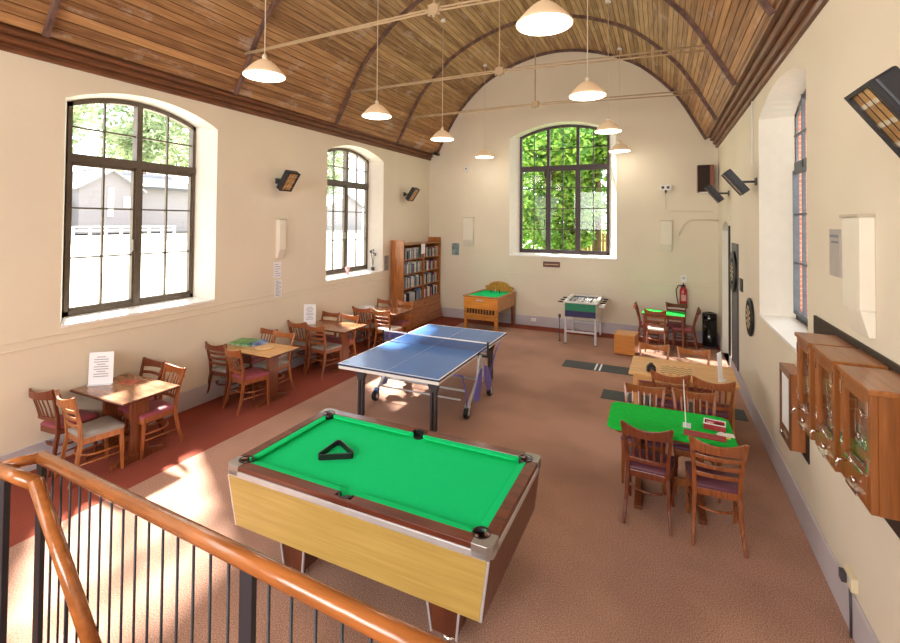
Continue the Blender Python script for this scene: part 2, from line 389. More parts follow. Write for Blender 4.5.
# arched ribs
rib_mat = mat('rib_paint', lin(128,98,86), .6, var=.3, scale=9, color2=lin(78,54,48))
def rib(y, w=.055):
    mb = MB(); n = 42; q = resample(prof, n); vs = []
    for i in range(n+1):
        a = q[max(i-1,0)]; b = q[min(i+1,n)]; tx, tz = b[0]-a[0], b[1]-a[1]; l = math.hypot(tx,tz); nx, nz = tz/l, -tx/l
        for yy, d in ((y-w/2,-.01),(y+w/2,-.01),(y+w/2,.06),(y-w/2,.06)): vs.append((q[i][0]+nx*d, yy, q[i][1]+nz*d))
    fs = [(i*4+k, i*4+(k+1) % 4, (i+1)*4+(k+1) % 4, (i+1)*4+k) for i in range(n) for k in range(4)] + [(3,2,1,0), tuple(n*4+k for k in range(4))]
    mb.add(vs, fs); return mb
for i, y in enumerate([-2.4, .25, 2.65, 5.08, 7.5, 9.9, L-.03]):
    struct('trim_%d' % (6+i), rib(y, .045), rib_mat)
rod_mat = mat('tie_rod_paint', lin(192,168,134), .5, var=.1)
for i, y in enumerate([5.0, 7.5, 9.95]):
    mb = MB(); z = 5.24; zl = 5.16
    for dz in (-.035, .035):
        mb.tube([(.50, y, (zl if i == 0 else 5.22)+dz*.3), (3.63, y, z+dz*.5), (W-.50, y, 5.17+dz)], .013, 8)
    mb.tube([(3.63, y, z-.06), (3.63, y, vault_z(3.63))], .014, 8)
    for a in range(4):
        t = a*PI/4; mb.tube([(3.63-math.cos(t)*.11, y, z-math.sin(t)*.09), (3.63+math.cos(t)*.11, y, z+math.sin(t)*.09)], .02, 6)
    mb.lathe([(.07,-.035),(.07,.035)], (3.63, y, z), 12, 'y')
    one('tie_rod', mb, rod_mat, ['painted iron tie rod across vault, nearest of three', 'painted iron tie rod across vault, middle of three', 'painted iron tie rod across vault, farthest, just before the end wall'][i], 'tie rod', 'tie rods across the vault')

# ---------------------------------------------------------------- windows
def glassmat():
    M = bpy.data.materials.new('window_glass'); M.use_nodes = True; nt = M.node_tree; N = nt.nodes; K = nt.links
    T = N.new('ShaderNodeBsdfTransparent'); G = N.new('ShaderNodeBsdfGlossy'); G.inputs['Roughness'].default_value = .02
    lw = N.new('ShaderNodeLayerWeight'); pw = N.new('ShaderNodeMath'); pw.operation = 'POWER'; pw.inputs[1].default_value = 5; K.new(lw.outputs['Facing'], pw.inputs[0])
    F = N.new('ShaderNodeMath'); F.operation = 'MULTIPLY_ADD'; F.inputs[1].default_value = .35; F.inputs[2].default_value = .04; K.new(pw.outputs[0], F.inputs[0]); mx = N.new('ShaderNodeMixShader')
    K.new(F.outputs[0], mx.inputs[0]); K.new(T.outputs[0], mx.inputs[1]); K.new(G.outputs[0], mx.inputs[2]); K.new(mx.outputs[0], N['Material Output'].inputs['Surface'])
    return M
glass = glassmat()
def window(n, f, P, lights, transom, upper, lower, M, fd=.30, slim=False):
    uc, hw, sill, spring, apex = f
    fm = MB(); t = .045; d0, d1 = (fd+.005 if slim else fd-.04), (fd+.03 if slim else fd+.05)
    def bar(ua, ub, za, zb, da=d0, db=d1, arch=False):
        # box in (u, depth, z); top follows the arch when arch
        z1 = (arch_z(ua, uc, hw, spring, apex)-.005, arch_z(ub, uc, hw, spring, apex)-.005) if arch else (zb, zb)
        fm.hexa([P(ua,da,za),P(ub,da,za),P(ub,db,za),P(ua,db,za)], [P(ua,da,z1[0]),P(ub,da,z1[1]),P(ub,db,z1[1]),P(ua,db,z1[0])])
    bar(uc-hw, uc-hw+t, sill, 0, arch=True); bar(uc+hw-t, uc+hw, sill, 0, arch=True)
    bar(uc-hw, uc+hw, sill, sill+.07)
    NA = 14
    for i in range(NA):
        a = uc-hw+2*hw*i/NA; b = uc-hw+2*hw*(i+1)/NA
        za, zb = arch_z(a,uc,hw,spring,apex), arch_z(b,uc,hw,spring,apex)
        fm.hexa([P(a,d0,za-.06),P(b,d0,zb-.06),P(b,d1,zb-.06),P(a,d1,za-.06)], [P(a,d0,za),P(b,d0,zb),P(b,d1,zb),P(a,d1,za)])
    bar(uc-hw, uc+hw, transom-.05, transom+.05, d0-.01)
    lw = 2*hw/lights
    for i in range(1, lights): bar(uc-hw+lw*i-.036, uc-hw+lw*i+.036, sill, 0, d0-.008, arch=True)
    # glazing bars
    for i in range(lights):
        u = uc-hw+lw*(i+.5); bar(u-.010, u+.010, sill+.05, 0, fd-.015, fd+.02, arch=True)
        # casement inner frames
        for q in (-1, 1):
            e = uc-hw+lw*(i+.5)+q*(lw/2-.05)
            bar(e-.012, e+.012, sill+.07, transom-.05, fd-.03, fd+.03)
        for zc in (sill+.09, transom-.07): bar(uc-hw+lw*i+.05, uc-hw+lw*(i+1)-.05, zc-.02, zc+.02, fd-.03, fd+.03)
    for k in range(1, lower):
        z = sill+.1 + (transom-.1-sill)*k/lower; bar(uc-hw+.03, uc+hw-.03, z-.010, z+.010, fd-.012, fd+.018)
    ztop = spring + (apex-spring)*.5
    for k in range(1, upper):
        z = transom + (ztop-transom)*k/upper; bar(uc-hw+.03, uc+hw-.03, z-.010, z+.010, fd-.012, fd+.018)
    w_ = struct('window_%d' % n, fm, M)
    g = MB(); pts = [(uc-hw+.02, sill+.03)] + [(u, arch_z(u,uc,hw,spring,apex)-.03) for u in [uc-hw+.02+(2*hw-.04)*i/NA for i in range(NA+1)]] + [(uc+hw-.02, sill+.03)]
    g.add([P(u,fd+.005,z) for u, z in pts], [tuple(range(len(pts)))])
    g.build('pane', glass, w_)
    h = MB()
    for i in range(lights-1):
        u = uc-hw+lw*(i+1)-.075; h.hexa([P(u-.008,d0-.05,sill+.75),P(u+.008,d0-.05,sill+.75),P(u+.008,d0-.01,sill+.75),P(u-.008,d0-.01,sill+.75)],[P(u-.008,d0-.05,sill+.90),P(u+.008,d0-.05,sill+.90),P(u+.008,d0-.01,sill+.90),P(u-.008,d0-.01,sill+.90)])
    h.build('window_catch', M, w_)
    return w_
PL = lambda u, d, z: (-d, u, z)
PRt = lambda u, d, z: (W + d, u, z)
PB = lambda u, d, z: (u, L + d, z)
window(1, (3.955,.835,1.52,4.08,4.26), PL, 2, 3.42, 2, 3, M_window)
window(2, (8.54,.84,1.54,4.12,4.30), PL, 2, 3.52, 2, 3, M_window)
window(3, (3.765,1.145,1.87,5.0,5.25), PB, 3, 4.14, 2, 4, mat('window_metal_plum', lin(62,48,50), .5, var=.12, scale=12))
window(4, (6.10,.76,1.57,4.0,4.22), PRt, 2, 3.38, 2, 3, M_window_r, slim=True)
# white glossy sill tops
sill_m = mat('sill_gloss_paint', lin(246,244,238), .35, var=.01)
for i, (uc, hw, z0, fhw, fz, P) in enumerate([(3.96,1.0,1.48,.835,1.52,PL),(8.59,1.05,1.48,.85,1.54,PL),(3.755,1.35,1.815,1.145,1.87,PB),(6.14,1.11,1.51,.80,1.57,PRt)]):
    mb = MB(); mb.hexa([P(uc-hw,-.01,z0-.02),P(uc+hw,-.01,z0-.02),P(uc+fhw,.27,fz-.03),P(uc-fhw,.27,fz-.03)],[P(uc-hw,-.01,z0+.012),P(uc+hw,-.01,z0+.012),P(uc+fhw,.27,fz+.015),P(uc-fhw,.27,fz+.015)])
    struct('trim_%d' % (20+i), mb, sill_m, bevel=.004)

# ---------------------------------------------------------------- outside
ground_m = mat('pale_gravel_and_grass', lin(214,212,190), .95, var=.12, scale=1.2, spec=.1)
struct('ground_left', MB().hexa([(-40,-30,.2),(-.5,-30,.2),(-.5,60,.2),(-40,60,.2)], [(-40,-30,3.4),(-.5,-30,.7),(-.5,60,.7),(-40,60,3.4)]), ground_m)
struct('ground_back', MB().hexa([(-.5,L+.5,-.6),(40,L+.5,-.6),(40,60,-.6),(-.5,60,-.6)], [(-.5,L+.5,.8),(40,L+.5,.8),(40,60,1.9),(-.5,60,1.9)]), mat('lawn', lin(120,150,70), .95, var=.25, scale=3))
struct('ground_right', MB().box(W+.5, 40, -30, L+.5, -.6, .2), mat('paving', lin(170,164,156), .9, var=.1))
def tree(label, x, y, z0, ht, cr, n, leaf, name='tree', trunk=True, group='trees and bushes outside', cat='tree', seed=1, size=.16, squash=1.0):
    rnd = random.Random(seed)
    t = thing(name, label, cat, (x, y, z0), 0, group)
    if trunk:
        tb = MB(); cz = ht - cr*.9*squash
        tb.tube([(0,0,-.2),(.05,.03,cz*.5),(0,.08,cz),(.05,0,cz+cr*.6)], [.17,.13,.10,.05], 8)
        for k in range(5):
            a = k*1.26; tb.tube([(0,.05,cz*.75+k*.1),(math.cos(a)*cr*.35,math.sin(a)*cr*.35,cz+cr*.2),(math.cos(a)*cr*.65,math.sin(a)*cr*.65,cz+cr*.5)], [.06,.04,.015], 6)
        tb.build('trunk', bark, t)
    fb = MB(); blobs = []
    for k in range(16):
        a = rnd.uniform(0, 2*PI); rr = cr*rnd.uniform(.15,.72); zz = ht - cr*squash + rnd.uniform(-.75,.7)*cr*squash
        blobs.append((rr*math.cos(a), rr*math.sin(a), zz, cr*rnd.uniform(.26,.46)))
    for k in range(n):
        bx_, by_, bz_, br_ = blobs[k % len(blobs)]
        d = Vector((rnd.gauss(0,1), rnd.gauss(0,1), rnd.gauss(0,1))).normalized() * br_ * rnd.uniform(.55,1.05)
        c = Vector((bx_, by_, max(bz_, .2))) + d
        if c.z < .05: c.z = .05 + rnd.random()*.3
        a = Vector((rnd.gauss(0,1), rnd.gauss(0,1), rnd.gauss(0,.6))).normalized(); b = a.cross(Vector((rnd.gauss(0,1), rnd.gauss(0,1), rnd.gauss(0,1)))).normalized()
        s_ = size*rnd.uniform(.6,1.2); fb.m = k % len(leaf)
        fb.add([c-a*s_, c-b*s_*.45, c+a*s_, c+b*s_*.45], [(0,1,2,3)])
    fb.build('foliage', leaf, t)
    return t
bark = mat('bark', lin(96,80,62), .9, var=.3, scale=6)
lf1 = [mat('leaf_a', lin(116,166,66), .6, var=.2, transl=.4), mat('leaf_b', lin(152,194,92), .6, var=.15, transl=.4), mat('leaf_c', lin(82,134,54), .6, var=.2, transl=.4)]
lf2 = [mat('leaf_d', lin(140,158,118), .6, var=.15, transl=.4), mat('leaf_e', lin(170,184,146), .6, var=.15, transl=.4)]
tree('tall green tree outside the end wall window, left', 1.9, 18.6, .9, 6.6, 2.6, 6500, lf1, seed=3)
tree('tall green tree outside the end wall window, centre', 3.7, 20.0, .9, 7.4, 2.4, 6500, lf1, seed=4)
tree('tall green tree outside the end wall window, right, above the white house', 5.1, 27.0, 1.0, 9.6, 3.2, 4500, lf1, seed=5, size=.2)
tree('leafy hedge bush below the left tree outside the end wall window', 1.5, 17.2, .9, 2.9, 1.3, 3500, lf1, name='bush', trunk=False, cat='bush', seed=6, size=.11)
tree('leafy hedge bush below the central tree outside the end wall window', 2.9, 18.6, .9, 2.7, 1.2, 3000, lf1, name='bush', trunk=False, cat='bush', seed=16, size=.11)
tree('broad leafy shrub between the hedge bushes outside the end wall window', 2.5, 19.6, .9, 4.6, 1.9, 5000, lf1, name='bush', trunk=False, cat='bush', seed=21, size=.14)
tree('pale tree behind the grey house outside the nearest left window', -25, 13.4, 3.0, 9.5, 3.6, 5000, lf2, seed=7, size=.25)
tree('pale tree rising over the garage roof outside the nearest left window', -25, 19.6, 3.0, 10.2, 3.8, 5000, lf2, seed=8, size=.25)
tree('pale tree behind the gabled outbuilding outside the second left window', -26, 39, 3.0, 9.5, 4.2, 4500, lf2, seed=9, size=.28)
tree('low hedge left of the grey house outside the nearest left window', -19, 11.2, 2.3, 1.5, 1.2, 2000, lf2, name='bush', trunk=False, cat='bush', seed=10, size=.12)
lap = mat('grey_weatherboard', lin(124,120,126), .7, var=.05, scale=1.0, stretch=(.2,.2,14))
roofm = mat('slate_roof', lin(140,140,148), .6, var=.1, scale=4)
wtrim = mat('white_trim', lin(235,235,232), .6, var=.02)
def gable(label, x, ya, yb, zb, ze, zp, depth, name, win=True):
    t = thing(name, label, 'building', (x, (ya+yb)/2, zb), 0, 'outbuildings seen through the left windows')
    hw = (yb-ya)/2; e = ze-zb; p = zp-zb; mb = MB()
    mb.prism([(-hw,-1.2),(hw,-1.2),(hw,e),(0,p),(-hw,e)], 'x', -depth, 0); mb.build('wall', lap, t)
    r = MB()
    for q in (-1, 1):
        r.hexa([(-depth-.1,0,p+.02),(.25,0,p+.02),(.25,q*(hw+.25),e-.18),(-depth-.1,q*(hw+.25),e-.18)], [(-depth-.1,0,p+.12),(.25,0,p+.12),(.25,q*(hw+.25),e-.08),(-depth-.1,q*(hw+.25),e-.08)])
    r.build('roof', roofm, t)
    if win:
        MB().box(0,.05,-.12,.12,-.4,e*1.0).build('panel', wtrim, t); MB().box(0,.06,hw*.45,hw*.8,e*.05,e*.6).build('window', wtrim, t)
    return t
gable('grey gabled house with pale trim outside the nearest left window', -18, 12.3, 15.0, 3.2, 4.2, 4.98, 6, 'house')
g = thing('garage', 'low grey garage with pale roof beside the gabled house', 'building', (-18.5, 16.7, 3.2), 0, 'outbuildings seen through the left windows')
MB().box(-4,0,-1.6,2.6,-1.2,1.15).build('wall', lap, g)
MB().hexa([(-4.2,-1.9,2.0),(-3.4,-1.9,2.05),(-3.4,2.8,2.05),(-4.2,2.8,2.0)],[(-4.2,-1.9,2.2),(-3.4,-1.9,2.2),(-3.4,2.8,2.2),(-4.2,2.8,2.2)]).hexa([(-3.9,-1.9,2.0),(.3,-1.9,1.12),(.3,2.8,1.12),(-3.9,2.8,2.0)],[(-3.9,-1.9,2.15),(.3,-1.9,1.2),(.3,2.8,1.2),(-3.9,2.8,2.15)]).build('roof', roofm, g)
MB().box(.3,.36,-1.9,2.8,1.05,1.2).build('fascia', dgrey, g)
gable('grey gabled outbuilding outside the second left window', -18, 29.9, 34.6, 3.1, 3.95, 4.8, 6, 'outbuilding', win=False)
f = thing('garden_fence', 'low pale post-and-rail fence before the grey house', 'fence', (-15.5, 13.0, 1.75))
for k in range(8): MB().box(-.04,.04,-2.2+k*.62,-2.12+k*.62,-.2,.62).build('post', wtrim, f)
fb = MB()
for z in (.2,.42,.58): fb.box(-.02,.02,-2.2,2.25,z,z+.05)
fb.build('rail', wtrim, f)
hs = thing('white_house', 'white rendered house with sloping roof outside the end wall window, right', 'building', (5.2, 24.0, .9))
MB().prism([(-1.1,0),(2.6,0),(2.6,3.2),(.75,4.4),(-1.1,3.1)], 'y', 0, 5).build('wall', mat('white_render', lin(170,168,172), .8, var=.04), hs)
MB().hexa([(-1.4,-.3,2.98),(.75,-.3,4.42),(.75,5.2,4.42),(-1.4,5.2,2.98)],[(-1.4,-.3,3.1),(.75,-.3,4.56),(.75,5.2,4.56),(-1.4,5.2,3.1)]).hexa([(.75,-.3,4.42),(2.9,-.3,3.08),(2.9,5.2,3.08),(.75,5.2,4.42)],[(.75,-.3,4.56),(2.9,-.3,3.2),(2.9,5.2,3.2),(.75,5.2,4.56)]).build('roof', mat('tan_tiles', lin(196,170,130), .8, var=.1), hs)
MB().box(-.55,-.3,-.04,0,2.4,3.0).build('window', black, hs)
fc = thing('board_fence', 'brown vertical-board garden fence outside the end wall window', 'fence', (4.0, 20.8, .9))
fenc = mat('fence_board', lin(168,128,92), .8, var=.2, scale=8, stretch=(6,6,.5))
fb = MB()
for k in range(16): fb.box(-.9+k*.14,-.78+k*.14,-.012,.012,0,1.35)
fb.build('board', fenc, fc); MB().box(-.9,1.34,.012,.06,.3,.38).box(-.9,1.34,.012,.06,1.0,1.08).build('rail', fenc, fc)
sh = thing('brick_shed', 'low reddish brick shed outside the end wall window, centre', 'shed', (2.35, 21.6, .9))
MB().box(-.5,.5,0,1.2,0,1.0).build('wall', brick, sh); MB().box(-.6,.6,-.1,1.3,1.0,1.08).build('roof', mat('shed_roof', lin(110,92,92), .7, var=.1), sh)
nb = thing('neighbouring_building', 'red brick building just outside the right-hand window', 'building', (W+6.5, 9, .2))
MB().box(0,5,-6,8,0,6).build('wall', brick, nb); MB().prism([(-.3,6),(5.3,6),(2.5,8)], 'y', -6.2, 8.2).build('roof', roofm, nb)

# ---------------------------------------------------------------- pendant lamps
shade_m = mat('lamp_shade_white', lin(236,208,170), .5, var=.03, emit=.22)
diff_m = mat('lamp_diffuser', (1.0,.93,.80), .5, emit=6.0)
cord_m = mat('lamp_cord', lin(226,214,190), .6, var=.02)
LPOS = [(1.98,3.98),(1.98,6.28),(1.98,8.55),(1.98,11.15),(5.24,1.62),(5.24,3.92),(5.24,6.30),(5.24,8.80),(5.24,11.35)]
LPOS = [(1.97,3.97),(2.03,6.22),(2.1,8.5),(2.0,11.25),(5.22,3.87),(5.23,6.3),(5.23,8.9),(5.23,11.45)]
LLAB = ['nearest', 'second', 'third', 'farthest']
def make_lamp(i, x, y):
    z = 4.345; zt = vault_z(x)
    side = 'left-hand row' if i < 4 else 'right-hand row'
    t = thing('pendant_lamp', 'white cone pendant lamp on a long cord, %s of the four in the %s' % (LLAB[i % 4], side), 'pendant lamp', (x, y, z), 0, 'cone pendant lamps under the vault')
    MB().lathe([(.232,0),(.236,.012),(.212,.040),(.165,.095),(.115,.145),(.07,.178),(.04,.19),(.028,.195)], n=36, caps=False).build('lamp_shade', shade_m, t)
    MB().lathe([(.02,-.006),(.225,-.004),(.225,.004),(.02,.006)], n=32).build('diffuser', diff_m, t)
    MB().lathe([(.028,.185),(.03,.235),(.014,.26)], n=14).build('lamp_holder', cord_m, t)
    MB().tube([(0,0,.25),(0,0,zt-z-.02)], .006, 6).build('cord', cord_m, t)
    MB().lathe([(.05,zt-z-.035),(.055,zt-z+.03)], n=16).build('ceiling_rose', white_pl, t)
    lp = bpy.data.lights.new('lamp_light', 'POINT'); lp.energy = LAMP_W; lp.color = (1.0,.90,.76); lp.shadow_soft_size = .12
    lo = bpy.data.objects.new('lamp_light', lp); col.objects.link(lo); lo.parent = t; lo.location = (0,0,-.14)
for i, (x, y) in enumerate(LPOS): make_lamp(i, x, y)

# ---------------------------------------------------------------- dining chairs
def trap(w0, w1, d, y0, r=.04, n=5):
    """rounded trapezoid seat outline: w0 half width rear (y0), w1 half width front (y0+d)"""
    cs = [(-w0+r, y0+r, PI, 1.5*PI), (w0-r, y0+r, 1.5*PI, 2*PI), (w1-r, y0+d-r, 0, .5*PI), (-w1+r, y0+d-r, .5*PI, PI)]
    return [(cx+r*math.cos(a+(b-a)*i/n), cy+r*math.sin(a+(b-a)*i/n)) for cx, cy, a, b in cs for i in range(n+1)]
def scale_poly(p, k, cy): return [(x*k, cy+(y-cy)*k) for x, y in p]
SEAT = trap(.18, .21, .40, -.19)
_ch = {}
def chair_proto(style, wd_, pd):
    t = thing('dining_chair', '', 'chair')
    for q in (-1, 1):
        MB().sweep([(q*.185,.175,.44),(q*.187,.18,.25),(q*.19,.19,0)], [.036,.034,.024], [.036,.034,.024]).build('leg', wd_, t, bevel=.004)
    for q in (-1, 1):
        MB().sweep([(q*.192,-.285,0),(q*.176,-.225,.18),(q*.166,-.185,.42),(q*.172,-.20,.60),(q*.188,-.238,.76),(q*.206,-.278,.90)], [.024,.029,.034,.032,.030,.026], [.03,.036,.04,.036,.03,.026]).build('leg', wd_, t, bevel=.005)
    mb = MB(); mb.prism(SEAT, 'z', .385, .445); mb.build('seat_frame', wd_, t, bevel=.005)
    mb = MB(); mb.smooth = True
    rings = [(1.0,.445),(1.02,.46),(.99,.476),(.8,.488),(.4,.492)]; vs = []; n = len(SEAT)
    for k, z in rings: vs += [(x, y, z) for x, y in scale_poly(SEAT, k, .01)]
    mb.add(vs, [(i*n+j, i*n+(j+1) % n, (i+1)*n+(j+1) % n, (i+1)*n+j) for i in range(len(rings)-1) for j in range(n)] + [tuple((len(rings)-1)*n+j for j in range(n))])
    mb.build('seat', pd, t)
    b = MB()
    def rail(z0, z1, y, bow, th=.018, hw=.183, crest=0):
        n = 8; vs = []
        for i in range(n+1):
            u = -1+2*i/n; yy = y - bow*(1-u*u); zt = z1 + crest*(1-u*u)
            vs += [(u*hw,yy-th/2,z0),(u*hw,yy+th/2,z0),(u*hw,yy+th/2,zt),(u*hw,yy-th/2,zt)]
        b.add(vs, [(i*4+k, i*4+(k+1) % 4, (i+1)*4+(k+1) % 4, (i+1)*4+k) for i in range(n) for k in range(4)] + [(3,2,1,0), tuple(n*4+k for k in range(4))])
    rail(.79,.90,-.262,.055,.022,.204,-.038)
    if style == 'slat':
        rail(.535,.572,-.20,.02,.018,.172)
        for k in range(5):
            u = (-.66+.33*k); x0 = u*.172; x1 = u*.185
            b.sweep([(x0,-.20-.02*(1-u*u),.56),(x0*.5+x1*.5,-.225-.03*(1-u*u),.68),(x1,-.256-.045*(1-u*u),.81)], .02, .009)
    elif style == 'ladder':
        for z, y, bw in ((.715,-.228,.036),(.635,-.208,.03),(.555,-.195,.026)): rail(z, z+.034, y, bw, .014, .18)
    else:
        rail(.60,.645,-.202,.03,.016,.178)
    b.build('backrest', wd_, t, bevel=.003)
    s = MB()
    # bentwood hoop inside the legs plus the two side rails
    s.tube([(.176,.165,.255)] + [(.172*math.cos(PI*i/10), -.02-.15*math.sin(PI*i/10), .255) for i in range(0,11)] + [(-.176,.165,.255)], .012, 8)
    for q in (-1, 1): s.tube([(q*.174,-.215,.19),(q*.187,.18,.19)], .010, 8)
    s.build('stretcher', wd_, t)
    return t
def chair(x, y, facing, style, wd_, pd, label):
    """x, y: middle of the top of the backrest; facing: 'back' (+Y), 'front' (-Y) or an angle"""
    key = (style, wd_.name, pd.name)
    if key not in _ch: _ch[key] = chair_proto(style, wd_, pd); o = _ch[key]
    else: o = copy_tree(_ch[key])
    a = {'back': 0, 'front': PI}.get(facing, facing) if isinstance(facing, str) else facing
    o.rotation_euler = (0,0,a); off = Matrix.Rotation(a, 3, 'Z') @ Vector((0, .27, 0))
    o.location = (x+off.x, y+off.y, 0)
    tag(o, label, 'chair', 'wooden chairs around the tables'); return o
R = math.radians
# first table (nearest, left wall)
chair(.13, 2.73, R(4), 'slat', chair_dark, pad_mauve, 'dark slatted chair against the left wall, near side of the nearest café table')
chair(.58, 2.74, R(-8), 'ladder', chair_honey, pad_grey, 'ladder-back honey wood chair with a grey seat, near side of the nearest café table')
chair(.22, 3.90, R(180), 'ladder', chair_dark, pad_mauve, 'dark ladder-back chair by the left wall, far side of the nearest café table')
chair(.68, 3.86, R(174), 'slat', chair_mid, pad_mauve, 'slatted chair with mauve seat, far side of the nearest café table on the aisle')
# second table
chair(.19, 4.83, R(3), 'ladder', chair_dark, pad_grey, 'dark ladder-back chair by the wall, near side of the table with the board games')
chair(.64, 4.74, R(-12), 'slat', chair_mid, pad_mauve, 'slatted chair with pink-mauve seat, near side of the table with the board games')
chair(.16, 5.86, R(180), 'slat', chair_mid, pad_mauve, 'slatted chair behind the board games box, against the left wall')
chair(.58, 5.80, R(184), 'open', chair_honey, pad_grey, 'honey open-back chair with grey seat, far side of the table with the board games')
# third table
chair(.20, 6.50, R(0), 'slat', chair_mid, pad_grey, 'slatted chair by the wall, near side of the third café table')
chair(.68, 6.42, R(-4), 'ladder', chair_mid, pad_grey, 'chestnut ladder-back chair with grey seat, aisle side of the third café table')
chair(.20, 7.46, R(180), 'open', chair_mid, pad_mauve, 'open-back chair by the wall, far side of the third café table')
chair(.68, 7.42, R(178), 'ladder', chair_honey, pad_mauve, 'ladder-back chair with mauve seat, far side of the third café table on the aisle')
# fourth table
chair(.42, 8.17, R(4), 'slat', chair_mid, pad_grey, 'slatted chair by the wall, near side of the table by the bookcase')
chair(.92, 8.14, R(-4), 'ladder', chair_honey, pad_pale, 'ladder-back chair with pale seat, near side of the table by the bookcase')
chair(.34, 9.24, R(180), 'open', chair_mid, pad_mauve, 'open-back chair behind the fourth café table, beside the left wall')
chair(.84, 9.28, R(180), 'ladder', chair_honey, pad_mauve, 'honey ladder-back chair standing right in front of the bookcase')
# green card table
chair(5.985, 4.57, R(-3), 'slat', chair_dark, pad_purple, 'dark slatted chair with purple seat, near left side of the green card table')
chair(6.53, 4.52, R(2), 'ladder', chair_mid, pad_purple, 'ladder-back chair with purple seat, near right side of the green card table')
chair(5.93, 5.70, R(180), 'slat', chair_mid, pad_purple, 'slatted chair at far left of the green card table')
chair(6.42, 5.74, R(180), 'slat', chair_mid, pad_purple, 'slatted chair at far right of the green card table')
# board game table
chair(6.20, 6.30, R(0), 'ladder', chair_mid, pad_purple, 'ladder-back chair, near left side of the chessboard table')
chair(6.65, 6.26, R(-4), 'slat', chair_mid, pad_purple, 'slatted chair, near right side of the chessboard table')
chair(6.00, 7.72, R(182), 'open', chair_honey, pad_mauve, 'honey open-back chair, far left side of the chessboard table')
chair(6.52, 7.68, R(178), 'open', chair_honey, pad_mauve, 'honey open-back chair, far right side of the chessboard table')
# far table
chair(5.58, 11.42, R(-88), 'slat', chair_dark, pad_mauve, 'dark slatted chair left of the small far green table')
chair(5.98, 10.72, R(-6), 'ladder', chair_mid, pad_pale, 'ladder-back chair with pale seat in front of the small far green table')
chair(6.80, 11.30, R(84), 'slat', chair_dark, pad_mauve, 'dark slatted chair right of the small far green table, beside the black bin')
chair(6.40, 11.88, R(180), 'ladder', chair_dark, pad_mauve, 'dark ladder-back chair behind the small far green table under the extinguisher')

# ---------------------------------------------------------------- café tables
tt_wood = mat('table_top_wood', lin(178,128,88), .22, scale=3, stretch=(.6,6,1), color2=lin(120,72,46), coat=.5, detail=5)
tt_light = mat('table_top_light_wood', lin(234,188,124), .3, scale=3, stretch=(.6,6,1), color2=lin(206,150,90), coat=.3, detail=5)
tb_wood = wood('table_leg_wood', (130,70,38), axis='z')
def cafe_table(x0, x1, y0, y1, label, top=tt_wood, th=.03, z=.755):
    cx, cy = (x0+x1)/2, (y0+y1)/2; hw, hd = (x1-x0)/2, (y1-y0)/2
    t = thing('cafe_table', label, 'table', (cx, cy, 0), 0, 'wooden café tables')
    MB().box(-hw,hw,-hd,hd,z-th,z).build('tabletop', top, t, bevel=.006)
    MB().box(-hw-.004,hw+.004,-hd-.004,hd+.004,z-th+.004,z-.008).build('edge_strip', wood_edge, t)
    for q in (-1, 1):
        px = q*(hw-.24)
        MB().box(px-.02,px+.02,-.10,.10,.06,z-th).build('pedestal', tb_wood, t, bevel=.004)
        MB().prism([(-.29,0),(-.29,.035),(-.08,.085),(.08,.085),(.29,.035),(.29,0)], 'x', px-.032, px+.032).build('foot', tb_wood, t, bevel=.004)
    MB().box(-hw+.26,hw-.26,-.015,.015,.16,.22).build('stretcher', tb_wood, t, bevel=.003)
    MB().box(-hw+.1,hw-.1,-.02,.02,z-th-.05,z-th).build('bearer', tb_wood, t, bevel=.003)
    return t
wood_edge = wood('table_edge_wood', (92,48,28), axis='x')
cafe_table(.03, 1.00, 3.06, 3.70, 'dark wood café table with a menu stand, nearest the camera by the left wall')
cafe_table(.04, 1.08, 5.00, 5.60, 'wooden café table with board games and a round board on it', tt_light)
cafe_table(.06, 1.10, 6.68, 7.38, 'wooden café table with a white menu stand, third along the left wall')
cafe_table(.14, 1.12, 8.42, 9.10, 'wooden café table nearest the bookcase')
def menu_stand(x, y, z, w, h, label, rot=0, lines=True):
    t = thing('menu_stand', label, 'menu stand', (x, y, z), rot, 'menu stands on the tables')
    MB().box(-w/2,w/2,-.03,.04,0,.006).build('base', clear_pl, t, bevel=.002)
    MB().hexa([(-w/2,.01,.004),(w/2,.01,.004),(w/2,.016,.004),(-w/2,.016,.004)],[(-w/2,.03,h),(w/2,.03,h),(w/2,.036,h),(-w/2,.036,h)]).build('sheet', paper, t)
    if lines:
        mb = MB()
        for k in range(9):
            zz = h*(.84-.075*k); ww = w*(.30 if k % 3 else .18); yy = .01+.02*zz/h
            mb.box(-ww, ww, yy-.0035, yy-.0005, zz, zz+h*.018)
        mb.build('printed_text', mat_ink, t)
    return t
clear_pl = mat('clear_acrylic', lin(222,228,232), .15, var=.01)
mat_ink = mat('ink', lin(130,130,140), .8)
menu_stand(.16, 3.30, .755, .25, .37, 'tall white menu stand on the nearest left table', R(40))
menu_stand(.15, 6.90, .755, .22, .37, 'white menu stand on the third left table', R(35))
t = menu_stand(6.78, 6.74, .755, .15, .34, 'narrow white menu card standing on the chessboard table', R(68), lines=False)
menu_stand(6.33, 5.10, .755, .12, .42, 'clear thin menu holder seen edge-on on the green card table', R(87), lines=False)
